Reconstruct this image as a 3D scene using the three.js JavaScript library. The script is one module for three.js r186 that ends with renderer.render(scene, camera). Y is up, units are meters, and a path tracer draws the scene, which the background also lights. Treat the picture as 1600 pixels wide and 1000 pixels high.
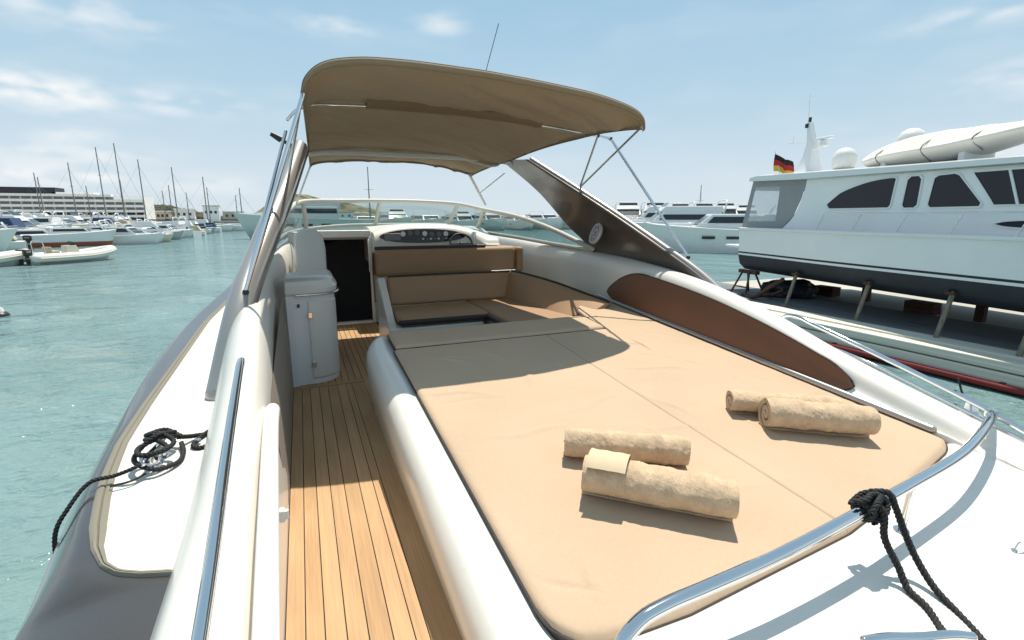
import * as THREE from 'three';
import { RoundedBoxGeometry } from 'three/addons/geometries/RoundedBoxGeometry.js';
import { mergeGeometries, mergeVertices, toCreasedNormals } from 'three/addons/utils/BufferGeometryUtils.js';

const D = Math.PI / 180;
const scene = new THREE.Scene();

// ---------------------------------------------------------------- camera
const camera = new THREE.PerspectiveCamera(65.32, 1.6, 0.05, 3000);
camera.position.set(0, 1.5, 0);
{
  const yaw = 22.62 * D, pitch = 11.73 * D;
  camera.lookAt(Math.sin(yaw) * Math.cos(pitch), 1.5 - Math.sin(pitch), -Math.cos(yaw) * Math.cos(pitch));
}

// ---------------------------------------------------------------- random and noise
function rng(seed) { let a = seed >>> 0; return () => { a = (a + 0x6D2B79F5) | 0; let t = Math.imul(a ^ (a >>> 15), 1 | a); t = (t + Math.imul(t ^ (t >>> 7), 61 | t)) ^ t; return ((t ^ (t >>> 14)) >>> 0) / 4294967296; }; }
function hash3(x, y, z) { let h = Math.imul(x, 374761393) ^ Math.imul(y, 668265263) ^ Math.imul(z, 1274126177); h = Math.imul(h ^ (h >>> 13), 1274126177); return ((h ^ (h >>> 16)) >>> 0) / 4294967296; }
const sm = (t) => t * t * (3 - 2 * t), mix = (a, b, t) => a + (b - a) * t, clamp = (t, a = 0, b = 1) => Math.min(b, Math.max(a, t));
const step = (a, b, x) => sm(clamp((x - a) / (b - a)));
function vnoise(x, y, z) {
  const i = Math.floor(x), j = Math.floor(y), k = Math.floor(z), u = sm(x - i), v = sm(y - j), w = sm(z - k);
  const l = (dj, dk) => mix(hash3(i, j + dj, k + dk), hash3(i + 1, j + dj, k + dk), u);
  return mix(mix(l(0, 0), l(1, 0), v), mix(l(0, 1), l(1, 1), v), w);
}
function fbm(x, y, z, o = 4) { let s = 0, a = 0.5, n = 0; for (let i = 0; i < o; i++) { s += a * vnoise(x, y, z); n += a; a *= 0.5; x = x * 2.03 + 7.1; y = y * 2.03 + 3.7; z = z * 2.03 + 1.3; } return s / n; }
// tileable 2D value noise
function tnoise(u, v, p, seed, q = p) {
  const x = u * p, y = v * q, i = Math.floor(x), j = Math.floor(y), a = sm(x - i), b = sm(y - j), m = (n, r) => ((n % r) + r) % r;
  const h = (di, dj) => hash3(m(i + di, p), m(j + dj, q), seed);
  return mix(mix(h(0, 0), h(1, 0), a), mix(h(0, 1), h(1, 1), a), b);
}
function tfbm(u, v, p, seed, o = 4, q = p) { let s = 0, a = 0.5, n = 0; for (let i = 0; i < o; i++) { s += a * tnoise(u, v, p, seed + i, q); n += a; a *= 0.5; p *= 2; q *= 2; } return s / n; }

// ---------------------------------------------------------------- sky, sun, exposure
const SUN = new THREE.Vector3(0.24, 1, -0.29).normalize();
{
  const W = 2048, H = 1024, data = new Float32Array(W * H * 4);
  // cloud wisps: azimuth, elevation, half width, half height (degrees), strength
  const wisps = [[-19, 9.8, 6.5, 1.3, .95], [-16, 15.9, 6, 1.5, .5], [-7.9, 10.1, 4, 1.1, .6], [4.5, 17.9, 4.5, 1.0, .35], [15.3, 18.7, 2.4, 1.1, .4], [-18.4, 5.2, 7, .9, .5], [-20.6, 3.3, 8, .9, .75], [-16.6, 6.6, 3, .6, .45], [-7.6, 2.9, 7, .9, .3]];
  const r = rng(77);
  for (let i = 0; i < 60; i++) { const az = -40 - r() * 270; wisps.push([az, 4 + 40 * r() * r(), 5 + 6 * r(), .8 + 1.2 * r(), .3 + .5 * r()]); }
  const ramp = [[-90, [.40, .50, .54]], [-3, [.52, .60, .63]], [0, [.60, .675, .725]], [4, [.56, .655, .725]], [10, [.435, .585, .695]], [20, [.32, .505, .655]], [35, [.29, .45, .595]], [60, [.29, .42, .54]], [90, [.285, .405, .52]]];
  for (let y = 0; y < H; y++) {
    const el = ((y + .5) / H - .5) * 180;
    let k = 0; while (k < ramp.length - 2 && el > ramp[k + 1][0]) k++;
    const t = clamp((el - ramp[k][0]) / (ramp[k + 1][0] - ramp[k][0])), base = [0, 1, 2].map((c) => mix(ramp[k][1][c], ramp[k + 1][1][c], t));
    for (let x = 0; x < W; x++) {
      const th = ((x + .5) / W - .5) * 2 * Math.PI, ce = Math.cos(el * D), dx = ce * Math.cos(th), dy = Math.sin(el * D), dz = ce * Math.sin(th);
      const az = Math.atan2(dx, -dz) / D;
      let c = 0;
      if (el > 0) {
        let near = 0;
        for (const w of wisps) {
          let da = az - w[0]; if (da > 180) da -= 360; if (da < -180) da += 360;
          const ex = (da / w[2]) ** 2 + ((el - w[1]) / w[3]) ** 2; if (ex < 9) near += w[4] * Math.exp(-ex * 1.1);
        }
        if (near > .01) { const n = fbm(dx * 22, dy * 70, dz * 22, 5); c = clamp(near * 1.5 * step(.25, .75, n)); }
        c = Math.max(c, .10 * step(.45, .8, fbm(dx * 9 + 4, dy * 30, dz * 9, 4)) * step(0, 6, el));
      }
      const o = (y * W + x) * 4, cl = [.80, .82, .83];
      for (let q = 0; q < 3; q++) data[o + q] = mix(base[q], cl[q], c);
      data[o + 3] = 1;
    }
  }
  const t = new THREE.DataTexture(data, W, H, THREE.RGBAFormat, THREE.FloatType);
  t.mapping = THREE.EquirectangularReflectionMapping; t.magFilter = t.minFilter = THREE.LinearFilter; t.needsUpdate = true;
  scene.background = t; scene.environment = t; scene.backgroundIntensity = 1; scene.environmentIntensity = 1;
}
const sun = new THREE.DirectionalLight(new THREE.Color(1, .935, .825), 4.7);
sun.position.copy(SUN).multiplyScalar(60); sun.castShadow = true;
sun.shadow.mapSize.set(4096, 4096); Object.assign(sun.shadow.camera, { left: -40, right: 40, top: 40, bottom: -40, near: 1, far: 200 });
sun.shadow.radius = 1;
scene.add(sun, sun.target);
const renderer = new THREE.WebGLRenderer({ antialias: true });
renderer.toneMapping = THREE.LinearToneMapping; renderer.toneMappingExposure = 1.17;
renderer.shadowMap.enabled = true;

// ---------------------------------------------------------------- helpers
const taken = {};
function numbered(n) { const k = taken[n] = (taken[n] ?? -1) + 1; return k ? `${n}_${String(k).padStart(3, '0')}` : n; }
function tag(o, label, category, group, kind) { o.userData.label = label; o.userData.category = category; if (group) o.userData.group = group; if (kind) o.userData.kind = kind; return o; }
function base(name, label, category, pos = [0, 0, 0], group) { const g = new THREE.Group(); g.name = numbered(name); g.position.set(...pos); scene.add(g); return tag(g, label, category, group); }
function mesh(name, geo, mat, parent = scene) {
  const m = new THREE.Mesh(Array.isArray(geo) ? merge(geo) : geo, mat); m.name = parent === scene ? numbered(name) : name; m.castShadow = m.receiveShadow = true; parent.add(m); return m;
}
function merge(gs) {
  gs = gs.map((g) => { if (g.index) g = g.toNonIndexed(); for (const k of Object.keys(g.attributes)) if (!['position', 'normal', 'uv'].includes(k)) g.deleteAttribute(k); return g; });
  return mergeGeometries(gs);
}
function grid(nu, nv, f, { closeU = false, uv } = {}) {   // f(i, j) -> [x, y, z]; i across (0..nu), j along (0..nv)
  const p = [], t = [], idx = [];
  const acc = [];
  for (let j = 0; j <= nv; j++) for (let i = 0; i <= nu; i++) { const q = f(i, j); p.push(...q); acc.push(q); }
  const dist = (a, b) => Math.hypot(a[0] - b[0], a[1] - b[1], a[2] - b[2]);
  const U = new Float32Array(acc.length), V = new Float32Array(acc.length), w = nu + 1;
  for (let j = 0; j <= nv; j++) for (let i = 0; i <= nu; i++) { const k = j * w + i; U[k] = i ? U[k - 1] + dist(acc[k], acc[k - 1]) : 0; V[k] = j ? V[k - w] + dist(acc[k], acc[k - w]) : 0; }
  for (let k = 0; k < acc.length; k++) { if (uv) t.push(...uv(acc[k])); else t.push(U[k], V[k]); }
  for (let j = 0; j < nv; j++) for (let i = 0; i < nu; i++) { const a = j * w + i, b = a + 1, c = a + w, d = c + 1; idx.push(a, b, c, b, d, c); }
  const g = new THREE.BufferGeometry();
  g.setAttribute('position', new THREE.Float32BufferAttribute(p, 3)); g.setAttribute('uv', new THREE.Float32BufferAttribute(t, 2)); g.setIndex(idx);
  g.computeVertexNormals();
  if (closeU) { const n = g.attributes.normal; for (let j = 0; j <= nv; j++) { const a = j * w, b = a + nu, v = new THREE.Vector3(n.getX(a) + n.getX(b), n.getY(a) + n.getY(b), n.getZ(a) + n.getZ(b)).normalize(); n.setXYZ(a, v.x, v.y, v.z); n.setXYZ(b, v.x, v.y, v.z); } }
  return g;
}
function fan(ring, flip = false) {   // flat cap over a closed ring
  const c = [0, 1, 2].map((k) => ring.reduce((s, q) => s + q[k], 0) / ring.length), p = [...c], t = [0, 0], idx = [];
  ring.forEach((q) => { p.push(...q); t.push(q[0], q[1]); });
  for (let i = 1; i <= ring.length; i++) { const n = i % ring.length + 1; flip ? idx.push(0, n, i) : idx.push(0, i, n); }
  const g = new THREE.BufferGeometry(); g.setAttribute('position', new THREE.Float32BufferAttribute(p, 3)); g.setAttribute('uv', new THREE.Float32BufferAttribute(t, 2)); g.setIndex(idx); g.computeVertexNormals(); return g;
}
function loft(rings, { closed = false, cap0 = false, cap1 = false, crease = 0 } = {}) {
  const R = closed ? rings.map((r) => [...r, r[0]]) : rings;
  let g = grid(R[0].length - 1, R.length - 1, (i, j) => R[j][i], { closeU: closed && !crease });
  if (crease) g = toCreasedNormals(g, crease);
  const out = [g]; if (cap0) out.push(fan(rings[0], true)); if (cap1) out.push(fan(rings[rings.length - 1]));
  return out.length > 1 ? merge(out) : g;
}
// smooth a coarse list of points with Catmull-Rom
function spline(pts, n, closed = false) { return new THREE.CatmullRomCurve3(pts.map((q) => new THREE.Vector3(...q)), closed, 'centripetal').getPoints(n).map((v) => [v.x, v.y, v.z]); }
function tube(pts, r, { seg = 0, rad = 12, closed = false, straight = false } = {}) {
  const v = pts.map((q) => new THREE.Vector3(...q));
  let c;
  if (straight || v.length === 2) { c = new THREE.CurvePath(); for (let i = 1; i < v.length; i++) c.add(new THREE.LineCurve3(v[i - 1], v[i])); } else c = new THREE.CatmullRomCurve3(v, closed, 'centripetal');
  const g = [new THREE.TubeGeometry(c, seg || Math.max(2, (v.length - 1) * (v.length === 2 ? 1 : 10)), r, rad, closed)];
  if (!closed) for (const e of [v[0], v[v.length - 1]]) g.push(new THREE.SphereGeometry(r, rad, 6).translate(e.x, e.y, e.z));
  return merge(g);
}
function rbox(w, h, d, r, x, y, z, ry = 0, seg = 3) { const g = new RoundedBoxGeometry(w, h, d, seg, Math.min(r, w / 2.01, h / 2.01, d / 2.01)); if (ry) g.rotateY(ry); return g.translate(x, y, z); }
function bx(w, h, d, x, y, z, ry = 0) { const g = new THREE.BoxGeometry(w, h, d); if (ry) g.rotateY(ry); return g.translate(x, y, z); }
function cyl(r0, r1, h, x, y, z, n = 20) { return new THREE.CylinderGeometry(r0, r1, h, n).translate(x, y, z); }
function plate(pts, thick, bevel = 0, smooth = 0) {   // a flat outline in space given depth behind its face
  const v = pts.map((q) => new THREE.Vector3(...q)), n = new THREE.Vector3();
  for (let i = 0; i < v.length; i++) { const a = v[i], b = v[(i + 1) % v.length]; n.x += (a.y - b.y) * (a.z + b.z); n.y += (a.z - b.z) * (a.x + b.x); n.z += (a.x - b.x) * (a.y + b.y); }
  n.normalize();
  const u = v[1].clone().sub(v[0]); u.addScaledVector(n, -u.dot(n)).normalize(); const w = n.clone().cross(u), o = v[0];
  let q = v.map((p) => { const d = p.clone().sub(o); return new THREE.Vector2(d.dot(u), d.dot(w)); });
  if (smooth) q = new THREE.SplineCurve([...q, q[0]]).getPoints(smooth);
  const g = new THREE.ExtrudeGeometry(new THREE.Shape(q), { depth: thick, bevelEnabled: bevel > 0, bevelSize: bevel, bevelThickness: bevel, bevelOffset: -bevel, bevelSegments: 3, curveSegments: 12 });
  g.applyMatrix4(new THREE.Matrix4().makeBasis(u, w, n).setPosition(o)); return g;
}
function lut(t) { return (x) => { if (x <= t[0][0]) return t[0][1]; for (let i = 1; i < t.length; i++) if (x <= t[i][0]) { const a = t[i - 1], b = t[i]; return mix(a[1], b[1], (x - a[0]) / (b[0] - a[0])); } return t[t.length - 1][1]; }; }
function slut(t) {   // smooth lookup
  const c = new THREE.SplineCurve(t.map(([x, y]) => new THREE.Vector2(x, y))).getPoints(t.length * 14).map((v) => [v.x, v.y]); return lut(c);
}

// ---------------------------------------------------------------- textures
function tex(n, m, f, srgb, rep) {   // f(u, v) -> [r, g, b] 0..1 or a number
  const d = new Uint8Array(n * m * 4);
  for (let y = 0; y < m; y++) for (let x = 0; x < n; x++) { let c = f((x + .5) / n, (y + .5) / m); if (typeof c === 'number') c = [c, c, c]; const o = (y * n + x) * 4; d[o] = clamp(c[0]) * 255; d[o + 1] = clamp(c[1]) * 255; d[o + 2] = clamp(c[2]) * 255; d[o + 3] = 255; }
  const t = new THREE.DataTexture(d, n, m); t.wrapS = t.wrapT = THREE.RepeatWrapping; t.magFilter = THREE.LinearFilter; t.minFilter = THREE.LinearMipmapLinearFilter; t.generateMipmaps = true; if (srgb) t.colorSpace = THREE.SRGBColorSpace; if (rep) t.repeat.set(...rep); t.needsUpdate = true; return t;
}
function rept(t, a, b = a) { const c = t.clone(); c.repeat.set(a, b); c.needsUpdate = true; return c; }
const lin = (r, g, b) => new THREE.Color().setRGB(r, g, b);
const grainTex = tex(512, 512, (u, v) => { const n = tfbm(u, v, 6, 3, 5); const s = tfbm(u, v, 24, 9, 3); const q = .93 + .07 * n - (s > .72 ? .05 * (s - .72) / .28 : 0); return [q, q, q]; }, false);
const orangePeel = tex(256, 256, (u, v) => tfbm(u, v, 10, 21, 3), false);
const smudge = tex(512, 512, (u, v) => .55 + .75 * (tfbm(u, v, 5, 33, 5) - .5) + .3 * (tfbm(u, v, 60, 35, 2) - .5), false);
const weave = tex(256, 256, (u, v) => { const a = Math.sin(u * 64 * 2 * Math.PI), b = Math.sin(v * 64 * 2 * Math.PI); return .5 + .22 * a * b + .3 * (tnoise(u, v, 90, 5) - .5) + .25 * (tfbm(u, v, 8, 6, 3) - .5); }, false);
const fabricMap = tex(512, 512, (u, v) => { const n = tfbm(u, v, 4, 61, 5), f = tnoise(u, v, 200, 63) - .5; const q = .93 + .1 * (n - .5) + .05 * f; return [q, q * .997, q * .985]; }, false);
const terry = tex(512, 512, (u, v) => { const a = tnoise(u, v, 110, 71), b = tnoise(u, v, 200, 72); return clamp(.15 + .6 * a + .35 * b); }, false);
const terryMap = tex(512, 512, (u, v) => { const a = tnoise(u, v, 110, 71), n = tfbm(u, v, 6, 75, 4); const q = .80 + .22 * a * n + .14 * (n - .5) * 1.6; return [q, q * .985, q * .96]; }, false);
const speck = tex(512, 512, (u, v) => { const s = hash3(Math.floor(u * 512), Math.floor(v * 512), 5), n = tfbm(u, v, 5, 41, 4); const q = .78 + .2 * (n - .5) + (s > .94 ? .5 * (s - .94) / .06 : 0); return [q, q, q]; }, false);
const concreteTex = tex(1024, 1024, (u, v) => { const n = tfbm(u, v, 4, 51, 6), s = tfbm(u, v, 30, 57, 3); let q = .62 + .5 * (n - .5) + .25 * (s - .5); const c = Math.abs(tfbm(u, v, 5, 59, 4) - .5); if (c < .006) q *= .7; return [q, q * .985, q * .95]; }, false);
function teakTex(seed) {
  return tex(256, 1024, (u, v) => {
    const w = tfbm(u, v, 2, seed, 3, 3), g = tfbm(u + .05 * w, v, 34, seed + 3, 3, 3), f = tnoise(u, v, 90, seed + 5, 24), m = tfbm(u, v, 2, seed + 7, 3, 5);
    const q = .80 + .20 * (g - .5) + .14 * (f - .5) + .22 * (m - .5); return [q, q * (.98 + .05 * (m - .5)), q * (.95 + .08 * (m - .5))];
  }, false);
}
const teaks = [101, 211, 307].map((s) => teakTex(s));

// ---------------------------------------------------------------- materials
const P = (o) => new THREE.MeshPhysicalMaterial({ side: THREE.DoubleSide, ...o });
const gelcoat = P({ color: lin(.79, .758, .69), roughness: .36, clearcoat: .35, clearcoatRoughness: .12, map: rept(grainTex, .9), bumpMap: rept(orangePeel, 5), bumpScale: .0004 });
const nonskid = P({ color: lin(.70, .68, .635), roughness: .7, map: rept(grainTex, 1.3), bumpMap: rept(terry, 6), bumpScale: .0006 });
const greyPaint = P({ color: lin(.078, .066, .056), roughness: .4, metalness: .3, clearcoat: 1, clearcoatRoughness: .07, map: rept(speck, 1.1) });
const bronzePaint = P({ color: lin(.115, .098, .083), roughness: .4, metalness: .1, clearcoat: .6, clearcoatRoughness: .14, map: rept(speck, 1.1) });
const silverPaint = P({ color: lin(.42, .41, .40), roughness: .3, metalness: .7, clearcoat: .8, clearcoatRoughness: .08 });
const trimBeige = P({ color: lin(.235, .212, .16), roughness: .55, map: rept(grainTex, 2) });
const steel = P({ color: lin(.74, .75, .76), metalness: 1, roughness: .11, roughnessMap: rept(smudge, 3) });
const padFabric = P({ color: lin(.555, .408, .28), roughness: .88, sheen: .25, sheenRoughness: .6, map: rept(fabricMap, .8), bumpMap: rept(weave, 5), bumpScale: .0007 });
const sofaFabric = P({ color: lin(.40, .245, .135), roughness: .62, map: rept(fabricMap, 1.3), bumpMap: rept(weave, 5), bumpScale: .0004 });
const darkVinyl = P({ color: lin(.032, .024, .021), roughness: .5, bumpMap: rept(orangePeel, 14), bumpScale: .0006 });
const brownVinyl = P({ color: lin(.165, .074, .040), roughness: .55, map: rept(fabricMap, 1.7), bumpMap: rept(weave, 4), bumpScale: .0005 });
const canopyFabric = P({ color: lin(.315, .235, .15), roughness: .9, map: rept(fabricMap, .7), bumpMap: rept(weave, 4), bumpScale: .0006, transmission: .08, thickness: 0 });
const canopyDark = P({ color: lin(.25, .175, .11), roughness: .9, map: rept(fabricMap, .9) });
const teakMats = teaks.map((t, i) => P({ color: [lin(.575, .36, .185), lin(.555, .345, .172), lin(.595, .376, .196)][i], roughness: .62, map: rept(t, 6, .55), bumpMap: rept(t, 6, .55), bumpScale: .0006 }));
const caulk = P({ color: lin(.018, .016, .014), roughness: .8 });
const ropeBlack = P({ color: lin(.014, .014, .015), roughness: .75 });
const towelMat = P({ color: lin(.73, .54, .36), roughness: 1, sheen: .5, sheenRoughness: .8, sheenColor: lin(.9, .8, .65), map: rept(terryMap, 4), bumpMap: rept(terry, 4), bumpScale: .0022 });
const towelBand = P({ color: lin(.70, .55, .37), roughness: .9, map: rept(fabricMap, 3), bumpMap: rept(weave, 6), bumpScale: .001 });
const plasticWhite = P({ color: lin(.78, .78, .77), roughness: .4 });
const plasticBlack = P({ color: lin(.02, .02, .022), roughness: .4 });
const glass = P({ color: lin(.56, .65, .64), roughness: .02, transmission: 1, thickness: 0, ior: 1.5 });
const smokedGlass = P({ color: lin(.012, .016, .024), roughness: .08, specularIntensity: .7 });
const interiorWood = P({ color: lin(.28, .27, .27), roughness: .5 });
const interiorBlue = P({ color: lin(.26, .33, .42), roughness: .9 });
const concrete = P({ color: lin(.62, .60, .545), roughness: .9, map: rept(concreteTex, .22), bumpMap: rept(concreteTex, .22), bumpScale: .006 });
const quayFace = P({ color: lin(.98, .94, .84), roughness: .8, map: rept(concreteTex, .35), bumpMap: rept(concreteTex, .35), bumpScale: .004 });
const rust = P({ color: lin(.13, .055, .032), roughness: .85, map: rept(concreteTex, 2) });
const weathered = P({ color: lin(.36, .32, .26), roughness: .9, map: rept(concreteTex, 2) });
const redPaint = P({ color: lin(.42, .03, .03), roughness: .6, map: rept(concreteTex, 1.2) });
const navyPaint = P({ color: lin(.022, .032, .052), roughness: .6, map: rept(concreteTex, .3) });
const canvasGrey = P({ color: lin(.33, .33, .34), roughness: .85, map: rept(fabricMap, .8), bumpMap: rept(weave, 4), bumpScale: .0006 });
const coverFabric = P({ color: lin(.72, .70, .64), roughness: .8, map: rept(fabricMap, .6) });

// ---------------------------------------------------------------- water
{
  const ripple = tex(1024, 1024, (u, v) => .5 * tfbm(u, v, 9, 81, 5, 16) + .5 * (1 - Math.abs(2 * tfbm(u, v, 14, 88, 4, 22) - 1)), false);
  const n = 512, nd = new Uint8Array(n * n * 4), h = (x, y) => tfbm(((x + n) % n) / n, ((y + n) % n) / n, 6, 95, 5, 10);
  for (let y = 0; y < n; y++) for (let x = 0; x < n; x++) { const dx = (h(x + 1, y) - h(x - 1, y)) * 14, dy = (h(x, y + 1) - h(x, y - 1)) * 14, l = Math.hypot(dx, dy, 1), o = (y * n + x) * 4; nd[o] = (-dx / l * .5 + .5) * 255; nd[o + 1] = (-dy / l * .5 + .5) * 255; nd[o + 2] = (1 / l * .5 + .5) * 255; nd[o + 3] = 255; }
  const nt = new THREE.DataTexture(nd, n, n); nt.wrapS = nt.wrapT = THREE.RepeatWrapping; nt.magFilter = THREE.LinearFilter; nt.repeat.set(1 / 9, 1 / 9); nt.needsUpdate = true;
  const colour = tex(512, 512, (u, v) => { const q = .86 + .34 * (tfbm(u, v, 4, 91, 5) - .5); return [q * .97, q, q]; }, false, [1 / 23, 1 / 23]);
  const water = P({ color: lin(.21, .325, .322), roughness: .06, ior: 1.33, map: colour, bumpMap: rept(ripple, 1 / 2.4), bumpScale: .055, normalMap: nt, normalScale: new THREE.Vector2(.75, .75) });
  const R = 170, A = 220;
  const g = grid(A, R, (i, j) => {
    const a = i / A * Math.PI * 2, r = j === 0 ? .01 : .6 * Math.pow(2200 / .6, j / R), x = r * Math.cos(a), z = r * Math.sin(a), f = 1 / (1 + r / 60);
    return [x, -1.2 + f * .035 * (fbm(x * .8, 3, z * 1.1, 3) - .5) * 2, z];
  }, { uv: (q) => [q[0], q[2]] });
  const m = mesh('water', g, water); tag(m, 'rippled turquoise harbour water around the boats', 'water', null, 'structure');
}

// ---------------------------------------------------------------- the yacht we stand on (stern to camera, bow towards -z)
const yacht = base('motor_yacht', 'white open motor yacht with grey gunwale, teak walkway and brown radar arch', 'yacht');
const padY = (z) => .2655 - .0741 * z;
const gx = slut([[-.6, -.74], [0, -.78], [1.69, -.862], [2.36, -.948], [3.37, -1.04], [4.39, -1.107], [5.88, -1.1], [7.95, -.91], [9.66, -.7], [11.6, -.1], [13, .8], [13.7, 1.43]]);
const gy = slut([[-.6, .24], [1.69, .30], [2.36, .33], [3.37, .37], [4.39, .40], [5.88, .46], [7.95, .6], [9.66, .7], [13.7, .95]]);
const tx = lut([[-.6, -.40], [1.655, -.42], [1.69, -.54], [1.73, -.615], [1.79, -.67], [1.9, -.725], [2.1, -.79], [2.46, -.86], [2.82, -.905], [3.4, -.93], [3.9, -.94], [5.67, -.955], [7.2, -.81], [8.4, -.66], [9.66, -.5], [11.6, .05], [13, .85], [13.7, 1.43]]);
const ty = lut([[-.6, .38], [1.7, .405], [3.9, .425], [5.67, .475], [7.2, .575], [9.66, .72], [13.7, .97]]);
const stations = (a, b, n) => Array.from({ length: n + 1 }, (_, i) => a + (b - a) * i / n);
const hullS = [...stations(-.6, 1.6, 8), ...stations(1.64, 2.0, 14), ...stations(2.1, 13.7, 46)];
{
  const low = lut([[-.6, .14], [1.0, .10], [1.5, .06], [2.3, 0]]);
  const side = (mir) => loft(hullS.map((s) => {
    const x = gx(s), y = gy(s) - (mir ? low(s) * .7 : 0), t = tx(s), u = ty(s) - (mir ? low(s) : 0), k = clamp((13.7 - s) / 4);
    const r = spline([[x + .55 * k + .05, -1.75, 0], [x + .22 * k, -1.1, 0], [x + .06, -.4, 0], [x + .005, y - .12, 0], [x, y - .02, 0], [x + .02, y + .02, 0], [mix(x + .02, t, .3), mix(y + .02, u, .55), 0], [mix(x, t, .7), mix(y, u, .93), 0], [t, u, 0]], 26);
    return r.map(([px, py]) => [mir ? 2.86 - px : px, py, -s]);
  }));
  mesh('hull', [side(false), side(true), loft([[[-.74, -1.7, .6], [3.6, -1.7, .6]], [[-.74, .3, .6], [3.6, .3, .6]]])], greyPaint, yacht);
  const rub = (m) => tube(hullS.filter((_, i) => i % 2 === 0).map((s) => [m ? 2.86 - gx(s) + .012 : gx(s) - .012, gy(s) - .07, -s]), .022, { rad: 8, seg: 90 });
  mesh('rubbing_strake', rub(false), silverPaint, yacht); mesh('rubbing_strake', rub(true), silverPaint, yacht);
  // beige edging between the grey gunwale and the side deck
  const edgeS = [...stations(1.65, 2.0, 24), ...stations(2.05, 9.6, 40)];
  const off = edgeS.map((s, i) => { const a = edgeS[Math.max(0, i - 1)], b = edgeS[Math.min(edgeS.length - 1, i + 1)], dx = tx(b) - tx(a), dz = -(b - a), l = Math.hypot(dx, dz); return [-dz / l, dx / l]; });
  const edging = (m) => loft(edgeS.map((s, i) => [[-.010, -.03], [-.007, .005], [.006, .012], [.017, .012], [.021, .006], [.026, .012], [.042, .013], [.047, .007], [.05, -.03]].map(([q0, h]) => { const q = q0 * mix(.3, 1, step(1.7, 2.1, s)), x = tx(s) + off[i][0] * q, z = -s + off[i][1] * q; return [m ? 2.86 - x : x, ty(s) + h, z]; })), { crease: .6 });
  mesh('deck_edging', edging(false), trimBeige, yacht);
}
const fx = slut([[-.6, -.42], [1.67, -.46], [2.6, -.5], [3.5, -.55], [5.2, -.6], [7, -.5], [8.4, -.3]]);
const hcP = slut([[-.6, .46], [1.2, .52], [1.8, .60], [2.18, .68], [2.7, .775], [3.4, .92], [5.2, 1.06], [8.4, 1.25]]);
const cxP = slut([[-.6, -.27], [1.2, -.285], [2.7, -.335], [5.2, -.36], [8.4, -.1]]);
const ixP = slut([[-.6, -.175], [1.2, -.19], [2.7, -.23], [5.2, -.25], [8.4, 0]]);
const hcS = slut([[-.6, .209], [.5, .291], [1.0, .329], [1.1, .345], [1.16, .372], [1.25, .41], [1.43, .458], [1.77, .538], [2.18, .645], [2.71, .805], [3.4, .95], [4.2, 1.04], [5.2, 1.095], [8.5, 1.22]]);
const faceX = (s, y) => { const b = padY(-s), t = hcS(s) - .1; return mix(3.045, 3.09, clamp((y - b) / Math.max(.05, t - b))) - step(6.8, 8.6, s) * .1; };
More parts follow.
